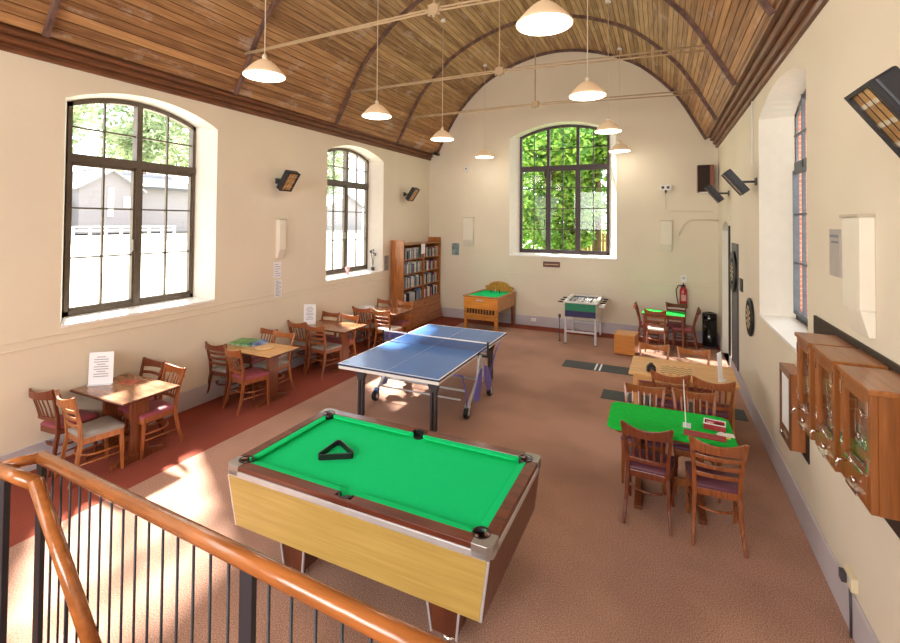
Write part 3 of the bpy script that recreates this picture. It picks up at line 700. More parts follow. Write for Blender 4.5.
# board games on second table
bx = thing('board_game_box', 'flat green and blue board game box on the second café table', 'board game', (.22, 5.36, .755), R(8))
MB().box(-.17,.17,-.13,.13,0,.05).build('box', mat('game_box_green', lin(70,140,84), .5, var=.5, scale=14, color2=lin(190,210,190)), bx, bevel=.003)
MB().box(-.172,.172,-.132,.132,.03,.055).build('lid', mat('game_lid', lin(60,120,90), .4, scale=9, color2=lin(130,190,90)), bx, bevel=.003)
b2 = thing('board_game_box', 'blue and white board game box beside the green one on the second café table', 'board game', (.40, 5.44, .755), R(-14))
MB().box(-.08,.08,-.12,.12,0,.045).build('box', mat('game_box_blue', lin(70,96,170), .5, scale=16, color2=lin(220,224,236)), b2, bevel=.003)
MB().box(-.082,.082,-.122,.122,.028,.05).build('lid', mat('game_lid_blue', lin(60,80,160), .4, scale=9, color2=lin(150,190,220)), b2, bevel=.003)
one('round_board', MB().lathe([(.13,0),(.14,.006),(.14,.018),(.12,.022),(.02,.02)], (.66, 5.32, .755), 32), mat('pale_turned_wood', lin(226,190,140), .5, var=.1), 'round pale wooden games board on the second café table', 'games board')
one('leaflet_stack', MB().box(.06,.30,8.62,8.86,.756,.80), paper, 'small white stack of leaflets on the table by the bookcase', 'leaflets', bevel=.003)
one('leaflet', MB().box(.36,.56,8.56,8.70,.756,.760), mat('cream_leaflet', lin(234,216,150), .7), 'single cream leaflet lying on the table by the bookcase', 'leaflet')
one('leaflet', MB().hexa([(.28,3.42,.756),(.50,3.46,.756),(.48,3.60,.756),(.26,3.56,.756)],[(.28,3.42,.76),(.50,3.46,.76),(.48,3.60,.76),(.26,3.56,.76)]), mat('red_leaflet', lin(176,92,66), .6, var=.3, scale=12), 'reddish leaflet lying beside the menu stand on the nearest table', 'leaflet')

# ---------------------------------------------------------------- green card table
gt = thing('card_table', 'card table with bright green felt top and clipped corners, right of the room', 'table', (6.165, 5.12, 0), R(1))
def oct_(hw, hd, c): return [(-hw+c,-hd),(hw-c,-hd),(hw,-hd+c),(hw,hd-c),(hw-c,hd),(-hw+c,hd),(-hw,hd-c),(-hw,-hd+c)]
MB().prism(oct_(.545,.345,.06), 'z', .722, .757).build('tabletop', green_fab, gt, bevel=.012)
MB().prism(oct_(.50,.30,.06), 'z', .69, .722).build('apron', tb_wood, gt, bevel=.003)
for q in (-1, 1):
    MB().box(q*.27-.025,q*.27+.025,-.11,.11,.06,.69).build('pedestal', tb_wood, gt, bevel=.004)
    MB().prism([(-.29,0),(-.29,.035),(-.08,.085),(.08,.085),(.29,.035),(.29,0)], 'x', q*.27-.032, q*.27+.032).build('foot', tb_wood, gt, bevel=.004)
MB().box(-.24,.24,-.015,.015,.16,.24).build('stretcher', chair_honey, gt, bevel=.003)
red_wood = mat('red_lacquer', lin(158,44,48), .45, var=.15, scale=20)
cb = thing('cribbage_board', 'long flat red games board along the near edge of the green card table', 'games board', (6.46, 4.915, .757), R(-3))
MB().box(-.17,.17,-.058,.058,0,.010).build('board', red_wood, cb, bevel=.002)
mb = MB()
for k in range(26):
    for r_ in (-.014,0,.014): mb.lathe([(.0025,.0095),(.0025,.0110)], (-.155+k*.0124, r_, 0), 6)
mb.build('peg_holes', black, cb)
ct = thing('card_tray', 'open red card tray with white rim on the green card table', 'card tray', (6.56, 5.15, .757), R(-6))
mb = MB().box(-.09,.09,-.065,.065,0,.008)
for b_ in ((-.09,-.08,-.065,.065),(.08,.09,-.065,.065),(-.08,.08,-.065,-.055),(-.08,.08,.055,.065),(-.005,.005,-.055,.055)): mb.box(*b_,.008,.05)
mb.build('tray', red_wood, ct, bevel=.002)
MB().box(-.092,.092,-.067,-.057,.05,.056).box(-.092,.092,.057,.067,.05,.056).box(-.092,-.082,-.057,.057,.05,.056).box(.082,.092,-.057,.057,.05,.056).build('rim', white_pl, ct)
MB().box(-.07,-.012,-.045,.045,.008,.04).build('playing_cards', mat('card_back_red', lin(190,50,50), .5, scale=60, color2=lin(240,220,220)), ct, bevel=.002)
cg = 'playing cards scattered on the green table'
for k, (dx, dy, a) in enumerate([(0,0,20),(.045,-.01,-15),(.02,.035,50),(.075,.025,5)]):
    one('playing_card', MB().box(-.029,.029,-.044,.044,0,.0012), mat('card_face_%s' % 'abcd'[k], [lin(240,236,220), lin(246,214,110), lin(240,240,240), lin(228,232,220)][k], .5, var=.05, scale=40),
        'loose playing card beside the red tray on the green table', 'playing card', cg).location = (6.60+dx, 4.99+dy, .7575+k*.0015)
    bpy.context.scene.collection.objects[-1].rotation_euler = (0,0,R(a))

# ---------------------------------------------------------------- chessboard table
bt = thing('wooden_table', 'light wooden table with a chessboard and a black clock, right of the room', 'table', (6.34, 7.01, 0), R(-1))
MB().box(-.62,.62,-.42,.42,.72,.755).build('tabletop', tt_light, bt, bevel=.006)
MB().box(-.56,.56,-.36,.36,.65,.72).build('apron', tt_light, bt, bevel=.003)
for qx in (-1,1):
    for qy in (-1,1): MB().sweep([(qx*.54,qy*.34,.72),(qx*.55,qy*.35,0)], [.055,.04], [.055,.04]).build('leg', tt_light, bt, bevel=.004)
def checker():
    M = bpy.data.materials.new('chess_squares'); M.use_nodes = True; nt = M.node_tree; N = nt.nodes; K = nt.links; B = N['Principled BSDF']
    tc = N.new('ShaderNodeTexCoord'); c = N.new('ShaderNodeTexChecker'); c.inputs['Scale'].default_value = 1/.045
    c.inputs['Color1'].default_value = (*lin(216,178,120),1); c.inputs['Color2'].default_value = (*lin(150,112,66),1)
    K.new(tc.outputs['Object'], c.inputs['Vector']); K.new(c.outputs[0], B.inputs['Base Color']); B.inputs['Roughness'].default_value = .4; return M
cbd = thing('chessboard', 'chequered tan and brown chessboard lying on the light wooden table', 'chessboard', (6.28, 6.86, .755), R(-2))
MB().box(-.21,.21,-.21,.21,0,.012).build('border', tt_light, cbd, bevel=.002)
MB().box(-.18,.18,-.18,.18,.012,.0145).build('squares', checker(), cbd)
kn = thing('chess_clock', 'small black games timer beside the chessboard', 'timer', (5.98, 6.74, .755), R(20))
MB().prism([(-.055,0),(.055,0),(.05,.07),(.02,.10),(-.02,.10),(-.05,.07)], 'y', -.025, .025).build('body', black, kn, bevel=.005)
MB().lathe([(.028,-.028),(.028,-.024)], (-.0,0,.045), 20, 'y').build('dial', dgrey, kn)
MB().box(-.02,.02,-.008,.008,.10,.115).build('button', dgrey, kn)

# ---------------------------------------------------------------- far green table
ft = thing('card_table', 'small far table with two green felt squares, between the wooden box and the bin', 'table', (6.14, 11.32, 0), R(-3))
MB().box(-.42,.42,-.30,.30,.715,.745).build('tabletop', tb_wood, ft, bevel=.005)
MB().box(-.41,-.02,-.28,.28,.745,.753).build('felt', green_fab, ft, bevel=.002); MB().box(.02,.41,-.28,.28,.745,.753).build('felt', green_fab, ft, bevel=.002)
for qx in (-1,1):
    for qy in (-1,1): MB().sweep([(qx*.37,qy*.25,.715),(qx*.38,qy*.26,0)], [.045,.035], [.045,.035]).build('leg', tb_wood, ft, bevel=.003)
MB().box(-.36,.36,-.24,.24,.65,.715).build('apron', tb_wood, ft, bevel=.003)

# ---------------------------------------------------------------- pool table
PT = thing('pool_table', 'large pool table with green cloth and yellow wood sides in the foreground', 'pool table', (4.157, 3.1795, 0), -.0069)
yellow = mat('yellow_laminate', lin(196,168,94), .35, scale=4, stretch=(.5,6,14), color2=lin(182,152,80), coat=.15)
brown_lam = mat('brown_laminate', lin(112,60,38), .35, scale=4, stretch=(3,3,.6), color2=lin(86,42,26), coat=.15)
rail_w = mat('pool_rail_wood', lin(122,58,36), .3, scale=4, stretch=(.6,8,8), color2=lin(80,36,24), coat=.4)
cast = mat('cast_metal', lin(168,164,160), .35, metal=.6, var=.05)
HL, HW, ZT = 1.077, .600, .827
TX, TY = .975, .565   # bottom half sizes
zb = .40
BL, BR, TY = .945, 1.005, .59   # the cabinet narrows downwards
def quadplate(a, b, c, d, th, name, M):
    a, b, c, d = map(Vector, (a,b,c,d)); n = (b-a).cross(d-a).normalized()*th
    return MB().hexa([a,b,c,d],[a+n,b+n,c+n,d+n]).build(name, M, PT, bevel=.002)
zs = .745
x1, y1 = HL-.03, HW-.02
quadplate((-BL,-TY,zb),(BR,-TY,zb),(x1,-y1,zs),(-x1,-y1,zs), .018, 'side_panel', yellow)
quadplate((BR,TY,zb),(-BL,TY,zb),(-x1,y1,zs),(x1,y1,zs), .018, 'side_panel', yellow)
quadplate((BR,-TY,zb),(BR,TY,zb),(x1,y1,zs),(x1,-y1,zs), .018, 'end_panel', brown_lam)
quadplate((-BL,TY,zb),(-BL,-TY,zb),(-x1,-y1,zs),(-x1,y1,zs), .018, 'end_panel', brown_lam)
MB().box(-BL+.02,BR-.02,-TY+.02,TY-.02,zb+.01,zb+.03).build('base_panel', brown_lam, PT)
for qx in (-1,1):
    for qy in (-1,1):
        MB().sweep([((BR if qx > 0 else -BL),qy*TY,zb-.004),(qx*x1,qy*y1,zs)], .03, .03, side=(1,0,0)).build('corner_trim', silver, PT, bevel=.004)
mb = MB().box(-HL+.03,HL-.03,-HW,-HW+.03,zs,zs+.045).box(-HL+.03,HL-.03,HW-.03,HW,zs,zs+.045).box(-HL,-HL+.03,-HW+.03,HW-.03,zs,zs+.045).box(HL-.03,HL,-HW+.03,HW-.03,zs,zs+.045)
mb.build('rail_trim', silver, PT, bevel=.006)
# bed
BX, BY = .955, .475
MB().box(-BX-.05,BX+.05,-BY-.05,BY+.05,.76,.785).build('cloth_bed', green_cloth, PT)
# wooden rails (split at the middle pockets) and cushions
rl = MB(); cu = MB(); zc0, zc1 = .79, ZT
PR = .055
def railbox(x0,x1_,y0,y1_): rl.box(x0,x1_,y0,y1_,zs+.045,ZT)
for q in (-1,1):
    ya, yb = sorted((q*(HW-.005), q*(BY+.035)))
    railbox(-HL+.11,-PR-.01,ya,yb); railbox(PR+.01,HL-.11,ya,yb)
    xa, xb = sorted((q*(HL-.005), q*(BX+.035))); railbox(xa,xb,-HW+.11,HW-.11)
    # cushions: triangular nose
    def cush(p0, p1, inward):
        p0, p1, inward = Vector(p0), Vector(p1), Vector(inward)
        d = (p1-p0).normalized(); k = .055
        A = [p0, p0+d*.035+inward*.045+Vector((0,0,0)), p0+d*.035+inward*.045+Vector((0,0,-.014)), p0+Vector((0,0,-.04))]
        A2 = [p0, p0+d*k+inward*k+Vector((0,0,-.004)), p0+d*k+inward*k+Vector((0,0,-.016)), p0+Vector((0,0,-.04))]
        B2 = [p1, p1-d*k+inward*k+Vector((0,0,-.004)), p1-d*k+inward*k+Vector((0,0,-.016)), p1+Vector((0,0,-.04))]
        cu.hexa(A2, B2)
    cush((-BX+.02, q*(BY+.035), ZT-.003), (-PR+.01, q*(BY+.035), ZT-.003), (0,-q,0))
    cush((PR-.01, q*(BY+.035), ZT-.003), (BX-.02, q*(BY+.035), ZT-.003), (0,-q,0))
    cush((q*(BX+.035), -BY+.02, ZT-.003), (q*(BX+.035), BY-.02, ZT-.003), (-q,0,0))
rl.build('rail', rail_w, PT, bevel=.004); cu.build('cushion', green_cloth, PT, bevel=.005)
for qx in (-1,1):
    for qy in (-1,1):
        # corner plate with a round bite for the pocket
        cx_, cy_ = qx*(BX+.015), qy*(BY+.015); poly = [(qx*HL, qy*(HW-.13)), (qx*HL, qy*(HW-.03)), (qx*(HL-.03), qy*HW), (qx*(HL-.13), qy*HW), (qx*(HL-.13), qy*(BY+.03))]
        for k in range(7):
            a = math.atan2(qy,0) + 0; t0 = PI/2 if qy > 0 else -PI/2; t1 = 0 if qx > 0 else PI
            if qx < 0 and qy < 0: t1 = -PI
            tt = t0 + (t1-t0)*k/6; poly.append((cx_+.052*math.cos(tt)+qx*.004, cy_+.052*math.sin(tt)+qy*.004))
        poly.append((qx*(BX+.03), qy*(HW-.13)))
        mb = MB(); mb.prism(poly, 'z', zs+.005, ZT+.002); mb.build('corner_plate', cast, PT, bevel=.005)
        MB().lathe([(.05,.787),(.05,.79),(.02,.789)], (cx_,cy_,0), 20).build('pocket', black, PT)
        MB().lathe([(.053,.79),(.057,.79),(.057,ZT+.006),(.053,ZT+.006),(.053,.79)], (cx_+qx*.004,cy_+qy*.004,0), 20, caps=False).build('pocket_liner', black, PT)
for q in (-1,1):
    c = (0, q*(BY+.04), 0)
    MB().lathe([(.045,.786),(.045,.79),(.02,.789)], c, 20).build('pocket', black, PT)
    mb = MB(); n = 12; pts = [(.048*math.cos(PI*k/n), .048*math.sin(PI*k/n)*q) for k in range(n+1)]; po = [(.062*math.cos(PI*k/n), .062*math.sin(PI*k/n)*q) for k in range(n+1)]
    for k in range(n):
        p4 = [pts[k], pts[k+1], po[k+1], po[k]]; mb.hexa([(c[0]+x, c[1]+y, .77) for x, y in p4], [(c[0]+x, c[1]+y, ZT+.002) for x, y in p4])
    mb.build('pocket_liner', black, PT)
    # rail piece behind the middle pocket
    MB().box(-PR-.01,PR+.01,*sorted((q*(HW-.005), q*(HW-.035))),zs+.045,ZT).build('rail_bridge', rail_w, PT)
# legs of the pool table
for qx in (-1,1):
    for qy in (-1,1):
        lx, ly = (.70 if qx > 0 else -.545), qy*.34
        g_ = MB().hexa([(lx-.085,ly-.085,.075),(lx+.085,ly-.085,.075),(lx+.085,ly+.085,.075),(lx-.085,ly+.085,.075)], [(lx-.125,ly-.11,zb+.01),(lx+.125,ly-.11,zb+.01),(lx+.125,ly+.11,zb+.01),(lx-.125,ly+.11,zb+.01)]).build('leg', brown_lam, PT, bevel=.003)
        for ex in (-1,1):
            MB().sweep([(lx+ex*.087,ly-.087,.07),(lx+ex*.127,ly-.112,zb)], .014, .014).build('edge_trim', silver, g_)
        MB().lathe([(.05,0),(.055,.012),(.03,.03),(.018,.035),(.018,.08)], (lx,ly,0), 18).build('adjustable_foot', chrome, g_)
tr = thing('ball_rack', 'black triangular ball rack lying on the green pool cloth', 'ball rack', (3.70, 3.14, .785), R(32))
mb = MB(); 
def tri(r): return [(r*math.cos(a), r*math.sin(a)) for a in (R(90), R(210), R(330))]
def roundtri(r, rc, n=5):
    out = []
    for a in (90,210,330):
        cx_, cy_ = (r-rc*2)*math.cos(R(a)), (r-rc*2)*math.sin(R(a))
        for k in range(n+1): t = R(a-60+120*k/n); out.append((cx_+rc*math.cos(t), cy_+rc*math.sin(t)))
    return out
o_ = roundtri(.185,.028); i_ = roundtri(.165,.018)
n = len(o_)
for k in range(n):
    j = (k+1) % n; mb.hexa([(*o_[k],0),(*o_[j],0),(*i_[j],0),(*i_[k],0)], [(*o_[k],.045),(*o_[j],.045),(*i_[j],.045),(*i_[k],.045)])
mb.build('frame', black, tr)

# ---------------------------------------------------------------- table tennis table
TT = thing('table_tennis_table', 'blue folding table tennis table on castors behind the pool table', 'table tennis table', (2.888, 6.556, 0), 0)
blue = mat('blue_playing_surface', lin(88,138,208), .24, var=.05, scale=2)
wline = mat('white_line_paint', lin(240,242,246), .5, var=.01)
for q in (-1,1):
    y0, y1_ = sorted((q*.006, q*1.37))
    tp = MB().box(-.7625,.7625,y0,y1_,.738,.76).build('tabletop', blue, TT, bevel=.003)
    mb = MB().box(-.7625,-.7425,y0,y1_,.76,.7612).box(.7425,.7625,y0,y1_,.76,.7612).box(-.001,.001,y0,y1_,.76,.7608)
    mb.box(-.7425,.7425,*sorted((q*1.35,q*1.37)),.76,.7612); mb.build('line', wline, tp)
    MB().box(-.765,.765,*sorted((q*.006,q*1.373)),.736,.752).build('edge_band', black, TT)
    mb = MB().box(-.755,.755,*sorted((q*1.335,q*1.362)),.69,.738).box(-.755,-.73,*sorted((q*.02,q*1.335)),.70,.738).box(.73,.755,*sorted((q*.02,q*1.335)),.70,.738)
    mb.build('frame', white_pl, TT, bevel=.003)
    for qx in (-1,1):
        px = qx*.56; py = q*1.10
        g_ = MB().box(px-.042,px-.010,py-.03,py+.03,.0,.60).box(px+.010,px+.042,py-.03,py+.03,.0,.60).build('leg', dgrey, TT, bevel=.004)
        MB().hexa([(px-.044,py-.034,.50),(px+.044,py-.034,.50),(px+.044,py+.034,.50),(px-.044,py+.034,.50)],[(px-.105,py+.0*q-.04,.695),(px+.105,py+.0*q-.04,.695),(px+.105,py+.0*q+.04,.695),(px-.105,py+.0*q+.04,.695)]).build('bracket', dgrey, g_, bevel=.003)
        MB().box(px-.03,px+.03,py-.025,py+.025,0,.02).build('rubber_foot', black, g_, bevel=.003)
    # sub frame beams
    MB().tube([(-.66,q*.28,.26),(.66,q*.28,.26)], .016, 8).tube([(-.66,q*.45,.19),(.66,q*.45,.19)], .014, 8).build('crossbeam', silver, TT)
blue_pl = mat('blue_plastic', lin(58,110,190), .4, var=.05); violet = mat('violet_plastic', lin(104,98,186), .4, var=.08)
for qx in (-1,1):
    X = .80 if qx > 0 else -.68
    MB().sweep([(X,-.10,.70),(X,-.18,.40),(X,-.52,.14)], .035, .04).build('undercarriage', silver, TT, bevel=.006)
    MB().sweep([(X,.10,.70),(X,.14,.40),(X,.34,.14)], .035, .04).build('undercarriage', silver, TT, bevel=.006)
    MB().box(X-.02,X+.02,-.07,.07,.38,.73).build('hinge_box', silver, TT, bevel=.006)
    for q, wy in ((-1,.56),(1,.38)):
        MB().prism([(q*.07,.56),(q*.20,.50),(q*.36,.26),(q*.34,.15),(q*.20,.13),(q*.08,.30)], 'x', X+qx*.025, X+qx*.045).build('shield', violet if qx > 0 else blue_pl, TT, bevel=.01)
        w_ = MB().lathe([(.03,-.03),(.066,-.03),(.075,-.02),(.075,-.006),(.05,-.004),(.05,.004),(.075,.006),(.075,.02),(.066,.03),(.03,.03)], (X, q*wy, .075), 22, 'x').build('castor', black, TT)
        MB().lathe([(.034,-.033),(.034,.033)], (X, q*wy, .075), 14, 'x').build('wheel_hub', silver, w_)
        MB().sweep([(X,q*(wy-.05),.17),(X,q*wy,.10)], .07, .05).build('castor_fork', blue_pl if qx < 0 else silver, TT, bevel=.004)
        if qx > 0: MB().tube([(X-.02,q*.95,.70),(X-.01,q*.70,.62),(X,q*(wy+.05),.38),(X,q*wy,.16)], .010, 8).build('brake_cable', violet, TT)
netm = bpy.data.materials.new('net_mesh'); netm.use_nodes = True
nt = netm.node_tree; N = nt.nodes; K = nt.links; B = N['Principled BSDF']; B.inputs['Base Color'].default_value = (*lin(52,72,120),1); B.inputs['Roughness'].default_value = .8
T_ = N.new('ShaderNodeBsdfTransparent'); mx = N.new('ShaderNodeMixShader'); tc = N.new('ShaderNodeTexCoord')
wv = []
for dr in ('X','Z'):
    w1 = N.new('ShaderNodeTexWave'); w1.bands_direction = dr; w1.inputs['Scale'].default_value = 26; K.new(tc.outputs['Object'], w1.inputs['Vector']); wv.append(w1)
mxm = N.new('ShaderNodeMath'); mxm.operation = 'MAXIMUM'; K.new(wv[0].outputs['Fac'], mxm.inputs[0]); K.new(wv[1].outputs['Fac'], mxm.inputs[1])
gr = N.new('ShaderNodeMath'); gr.operation = 'GREATER_THAN'; gr.inputs[1].default_value = .80; K.new(mxm.outputs[0], gr.inputs[0])
K.new(gr.outputs[0], mx.inputs[0]); K.new(T_.outputs[0], mx.inputs[1]); K.new(B.outputs[0], mx.inputs[2]); K.new(mx.outputs[0], N['Material Output'].inputs['Surface'])
net = MB().box(-.89,.89,-.001,.001,.765,.90).build('net', netm, TT)
MB().box(-.89,.89,-.004,.004,.898,.914).build('net_tape', wline, net)
for qx in (-1,1):
    p_ = MB().box(qx*.90-.012,qx*.90+.012,-.018,.018,.70,.925).build('net_post', black, TT, bevel=.003)
    MB().box(*sorted((qx*.755,qx*.90)),-.03,.03,.70,.735).build('clamp', black, p_, bevel=.003)

# ---------------------------------------------------------------- bookcase
BC = thing('bookcase', 'tall orange wood bookcase full of books in the far left corner', 'bookcase', (0, 0, 0))
y0, y1_ = 9.95, 12.06; ym = 11.08; xf = .38; xb = .03; zt = 2.22; zm = .66
MB().box(xb,xf+.02,y0,y0+.035,zm,zt).build('side_panel', oak, BC, bevel=.004)
MB().hexa([(xb,y0,0),(.50,y0,0),(.50,y0+.035,0),(xb,y0+.035,0)],[(xb,y0,zm),(xf+.02,y0,zm),(xf+.02,y0+.035,zm),(xb,y0+.035,zm)]).build('side_panel', oak, BC, bevel=.004)
MB().box(xb,xf+.02,y1_-.035,y1_,0,zt+.03).build('side_panel', oak, BC, bevel=.004)
MB().box(xb,xf,ym-.022,ym+.022,zm,zt-.1).build('divider', oak, BC, bevel=.003)
MB().box(xb,xb+.015,y0+.035,y1_-.035,zm,zt-.12).build('back_panel', oak, BC)
MB().box(xb,xf,y0+.035,y1_-.035,zt-.13,zt-.10).build('top', oak_y, BC, bevel=.003)
shz = [.66,1.02,1.38,1.74]
for z in shz: MB().box(xb+.015,xf,y0+.035,y1_-.035,z-.022,z).build('shelf', oak_y, BC, bevel=.003)
MB().hexa([(xb,y0+.035,.02),(.47,y0+.035,.02),(.47,y1_-.035,.02),(xb,y1_-.035,.02)],[(xb,y0+.035,.635),(xf-.01,y0+.035,.635),(xf-.01,y1_-.035,.635),(xb,y1_-.035,.635)]).build('base_unit', oak_y, BC)
for k in range(3):
    for (a, b) in ((y0+.045, ym-.01), (ym+.01, y1_-.045)):
        z0, z1 = .04+k*.2, .225+k*.2
        fx = lambda z: .47+(xf-.01-.47)*(z-.02)/.615
        d_ = MB().hexa([(fx(z0),a,z0),(fx(z0)+.018,a,z0),(fx(z0)+.018,b,z0),(fx(z0),b,z0)],[(fx(z1),a,z1),(fx(z1)+.018,a,z1),(fx(z1)+.018,b,z1),(fx(z1),b,z1)]).build('drawer', oak_y, BC, bevel=.004)
one('notice', MB().box(.385,.389,10.90,11.12,1.84,2.10), paper, 'white paper notice stuck on the bookcase front', 'notice')
bcols = [(lin(196,200,206)),(lin(60,74,96)),(lin(226,222,214)),(lin(120,128,136)),(lin(170,54,60)),(lin(44,46,50)),(lin(90,120,110)),(lin(206,180,140)),(lin(110,140,180)),(lin(150,90,70)),(lin(236,236,238))]
bmats = [mat('book_cover_%s' % 'abcdefghijk'[i], c, .55, var=.2, scale=20) for i, c in enumerate(bcols)]
page = mat('book_pages', lin(232,226,208), .8)
rows = {0: 'bottom', 1: 'third', 2: 'second', 3: 'top'}
cname = ['silver-grey','navy','cream','mid-grey','red','black','green','tan','blue','brown','white']
rb = random.Random(11)
def book(x, y, z, th, ht, dp, m, lab, grp, lean=0):
    b = MB(); t = thing('book', lab, 'book', (x, y, z), 0, grp)
    b.m = 0; b.box(-dp,0,0,.003,0,ht).box(-dp,0,th-.003,th,0,ht).box(-.003,0,0,th,0,ht)
    b.build('cover', bmats[m], t); MB().box(-dp+.005,-.003,.003,th-.003,.004,ht-.004).build('pages', page, t)
    if lean: t.rotation_euler = (R(lean),0,0)
    return t
for r_, z in enumerate(shz):
    for bay, (a, b) in enumerate(((y0+.05, ym-.03), (ym+.03, y1_-.05))):
        y = a; k = 0
        side = 'near' if bay == 0 else 'far'
        while y < b - .05:
            m_ = rb.choice([0,0,1,2,2,3,3,5,6,8,10,10] if bay == 0 else [0,2,2,7,10,4,3,1,9,4])
            if rb.random() < .05: y += rb.uniform(.03,.08); continue
            th = rb.uniform(.024,.05); ht = rb.uniform(.20,.285)
            if y + th > b: break
            book(xf-.02-rb.random()*.04, y, z, th, ht, .15, m_, '%s book on the %s shelf of the %s bay of the bookcase' % (cname[m_], rows[r_], side), '%s books, %s shelf, %s bay' % (cname[m_], rows[r_], side))
            y += th + .002

# ---------------------------------------------------------------- bar billiards table
bb = thing('bar_billiards_table', 'oak bar billiards table with green cloth and arched backboard by the end wall', 'games table', (2.13, 11.40, 0), R(-4))
oak_b = wood('golden_oak', (196,128,52), axis='x')
hx, y0b, y1b = .45, -.62, .60
for qx in (-1,1):
    for yy in (y0b+.05, y1b-.05):
        MB().sweep([(qx*(hx-.045),yy,0),(qx*(hx-.045),yy,.80)], [.07,.085], [.07,.085]).build('leg', oak_b if yy < 0 else tb_wood, bb, bevel=.004)
MB().box(-hx,hx,y0b,y0b+.03,.56,.84).build('front_panel', mat('bright_oak', lin(224,152,62), .4, scale=6, stretch=(.6,8,8), color2=lin(200,124,44)), bb, bevel=.003)
MB().box(-hx+.07,hx-.07,y0b-.02,y0b+.03,.30,.44).build('ball_tray', oak_b, bb, bevel=.004)
mb = MB()
for k in range(9): mb.box(-.30+k*.075-.012,-.30+k*.075+.012,y0b-.005,y0b+.02,.44,.56)
mb.build('scoring_slats', oak_b, bb, bevel=.002)
MB().box(-hx+.07,hx-.07,y0b+.03,y0b+.05,.42,.58).build('shadow_board', black, bb)
MB().box(-.10,.06,y0b-.006,y0b,.755,.785).build('name_plate', silver, bb)
MB().lathe([(.016,-.02),(.016,0)], (0,y0b-.004,.74), 12, 'y').build('coin_knob', chrome, bb)
for qx in (-1,1):
    MB().box(*sorted((qx*hx,qx*(hx-.03))),y0b+.03,y1b,.52,.84).build('side_panel', oak_b, bb, bevel=.003)
MB().box(-hx+.03,hx-.03,y1b-.03,y1b,.52,.84).build('end_panel', oak_b, bb)
MB().box(-hx-.02,hx+.02,y0b-.02,y0b+.07,.84,.87).box(-hx-.02,-hx+.05,y0b+.07,y1b,.84,.87).box(hx-.05,hx+.02,y0b+.07,y1b,.84,.87).box(-hx+.05,hx-.05,y1b-.04,y1b,.84,.87).build('top_rail', oak_b, bb, bevel=.005)
MB().box(-hx+.04,hx-.04,y0b+.06,y1b-.03,.835,.852).build('cloth', green_cloth, bb)
pl = [(-.36,0),(.36,0)] + [(.36-.0*k, .0) for k in range(0)] + [(.40,.10)] + [(.30*math.cos(R(10+16*k)), .10+.14*math.sin(R(10+16*k))) for k in range(11)] + [(-.40,.10)]
MB().prism([(x, .87+z) for x, z in pl], 'y', y1b-.03, y1b+.01).build('backboard', mat('carved_oak', lin(206,150,60), .4, scale=12, stretch=(2,2,2), color2=lin(168,110,40)), bb, bevel=.006)
for k in range(3): MB().lathe([(.012,.852),(.008,.93),(.012,.935)], (-.12+.12*k, .32, 0), 10).build('skittle', [black, white_pl, black][k], bb)

# ---------------------------------------------------------------- table football
fo = thing('football_table', 'table football with green and navy end panel and silver legs by the end wall', 'games table', (4.46, 11.30, 0), R(1))
hx, y0b, y1b = .34, -.62, .55
for qx in (-1,1):
    for yy in (y0b+.03, y1b-.05):
        MB().sweep([(qx*(hx-.02),yy,0),(qx*(hx-.02),yy,.90)], .045, .045).build('leg', silver, fo, bevel=.006)
        MB().lathe([(.03,0),(.03,.015)], (qx*(hx-.02),yy,0), 14).build('foot', black, fo)
MB().box(-hx+.0,hx-.0,y0b+.02,y0b+.05,.25,.29).box(-hx,hx,y1b-.06,y1b-.03,.25,.29).build('stretcher', silver, fo, bevel=.004)
MB().box(-hx+.01,hx-.01,y0b,y0b+.03,.735,.90).build('end_panel', mat('green_panel', lin(18,122,84), .45, var=.05), fo, bevel=.003)
MB().box(-hx+.01,hx-.01,y0b,y0b+.03,.60,.735).build('lower_end_panel', mat('navy_panel', lin(40,34,84), .45, var=.05), fo, bevel=.003)
for qx in (-1,1): MB().box(*sorted((qx*hx,qx*(hx-.03))),y0b+.03,y1b,.60,.92).build('side_panel', mat('cream_panel', lin(214,204,186), .5, var=.04) if qx > 0 else silver, fo, bevel=.003)
MB().box(-hx+.01,hx-.01,y1b-.03,y1b,.60,.92).build('back_panel', dgrey, fo)
MB().box(-hx-.03,hx+.03,y0b-.01,y0b+.07,.90,.935).box(-hx-.03,-hx+.05,y0b+.07,y1b-.05,.90,.935).box(hx-.05,hx+.03,y0b+.07,y1b-.05,.90,.935).box(-hx-.03,hx+.03,y1b-.05,y1b+.02,.90,.935).build('top_rail', mat('pale_rail', lin(218,214,208), .35, var=.05), fo, bevel=.01)
MB().box(-hx+.03,hx-.03,y0b+.03,y1b-.03,.86,.875).build('pitch', mat('pitch_grey_green', lin(196,206,200), .4, var=.1), fo)
for k in range(6):
    yy = y0b+.16+k*.16; s = 1 if k % 2 else -1
    r_ = MB().tube([(-hx-.05 if s > 0 else -hx-.13, yy, .895),(hx+.16 if s > 0 else hx+.06, yy, .895)], .008, 8).build('rod', chrome, fo)
    MB().lathe([(.016,0),(.018,s*.05),(.012,s*.11)], (s*(hx+.06),yy,.895), 12, 'x').build('handle', black, r_)
    for j in range(3): MB().box(-.18+j*.18-.012,-.18+j*.18+.012,yy-.008,yy+.008,.876,.91).build('player_figure', [red_wood, blue_pl][k % 2], r_)
MB().hexa([(hx+.0,-.35,.80),(hx+.14,-.35,.80),(hx+.14,-.15,.80),(hx+.0,-.15,.80)],[(hx+.0,-.35,.83),(hx+.16,-.35,.87),(hx+.16,-.15,.87),(hx+.0,-.15,.83)]).build('ball_tray', white_pl, fo, bevel=.004)
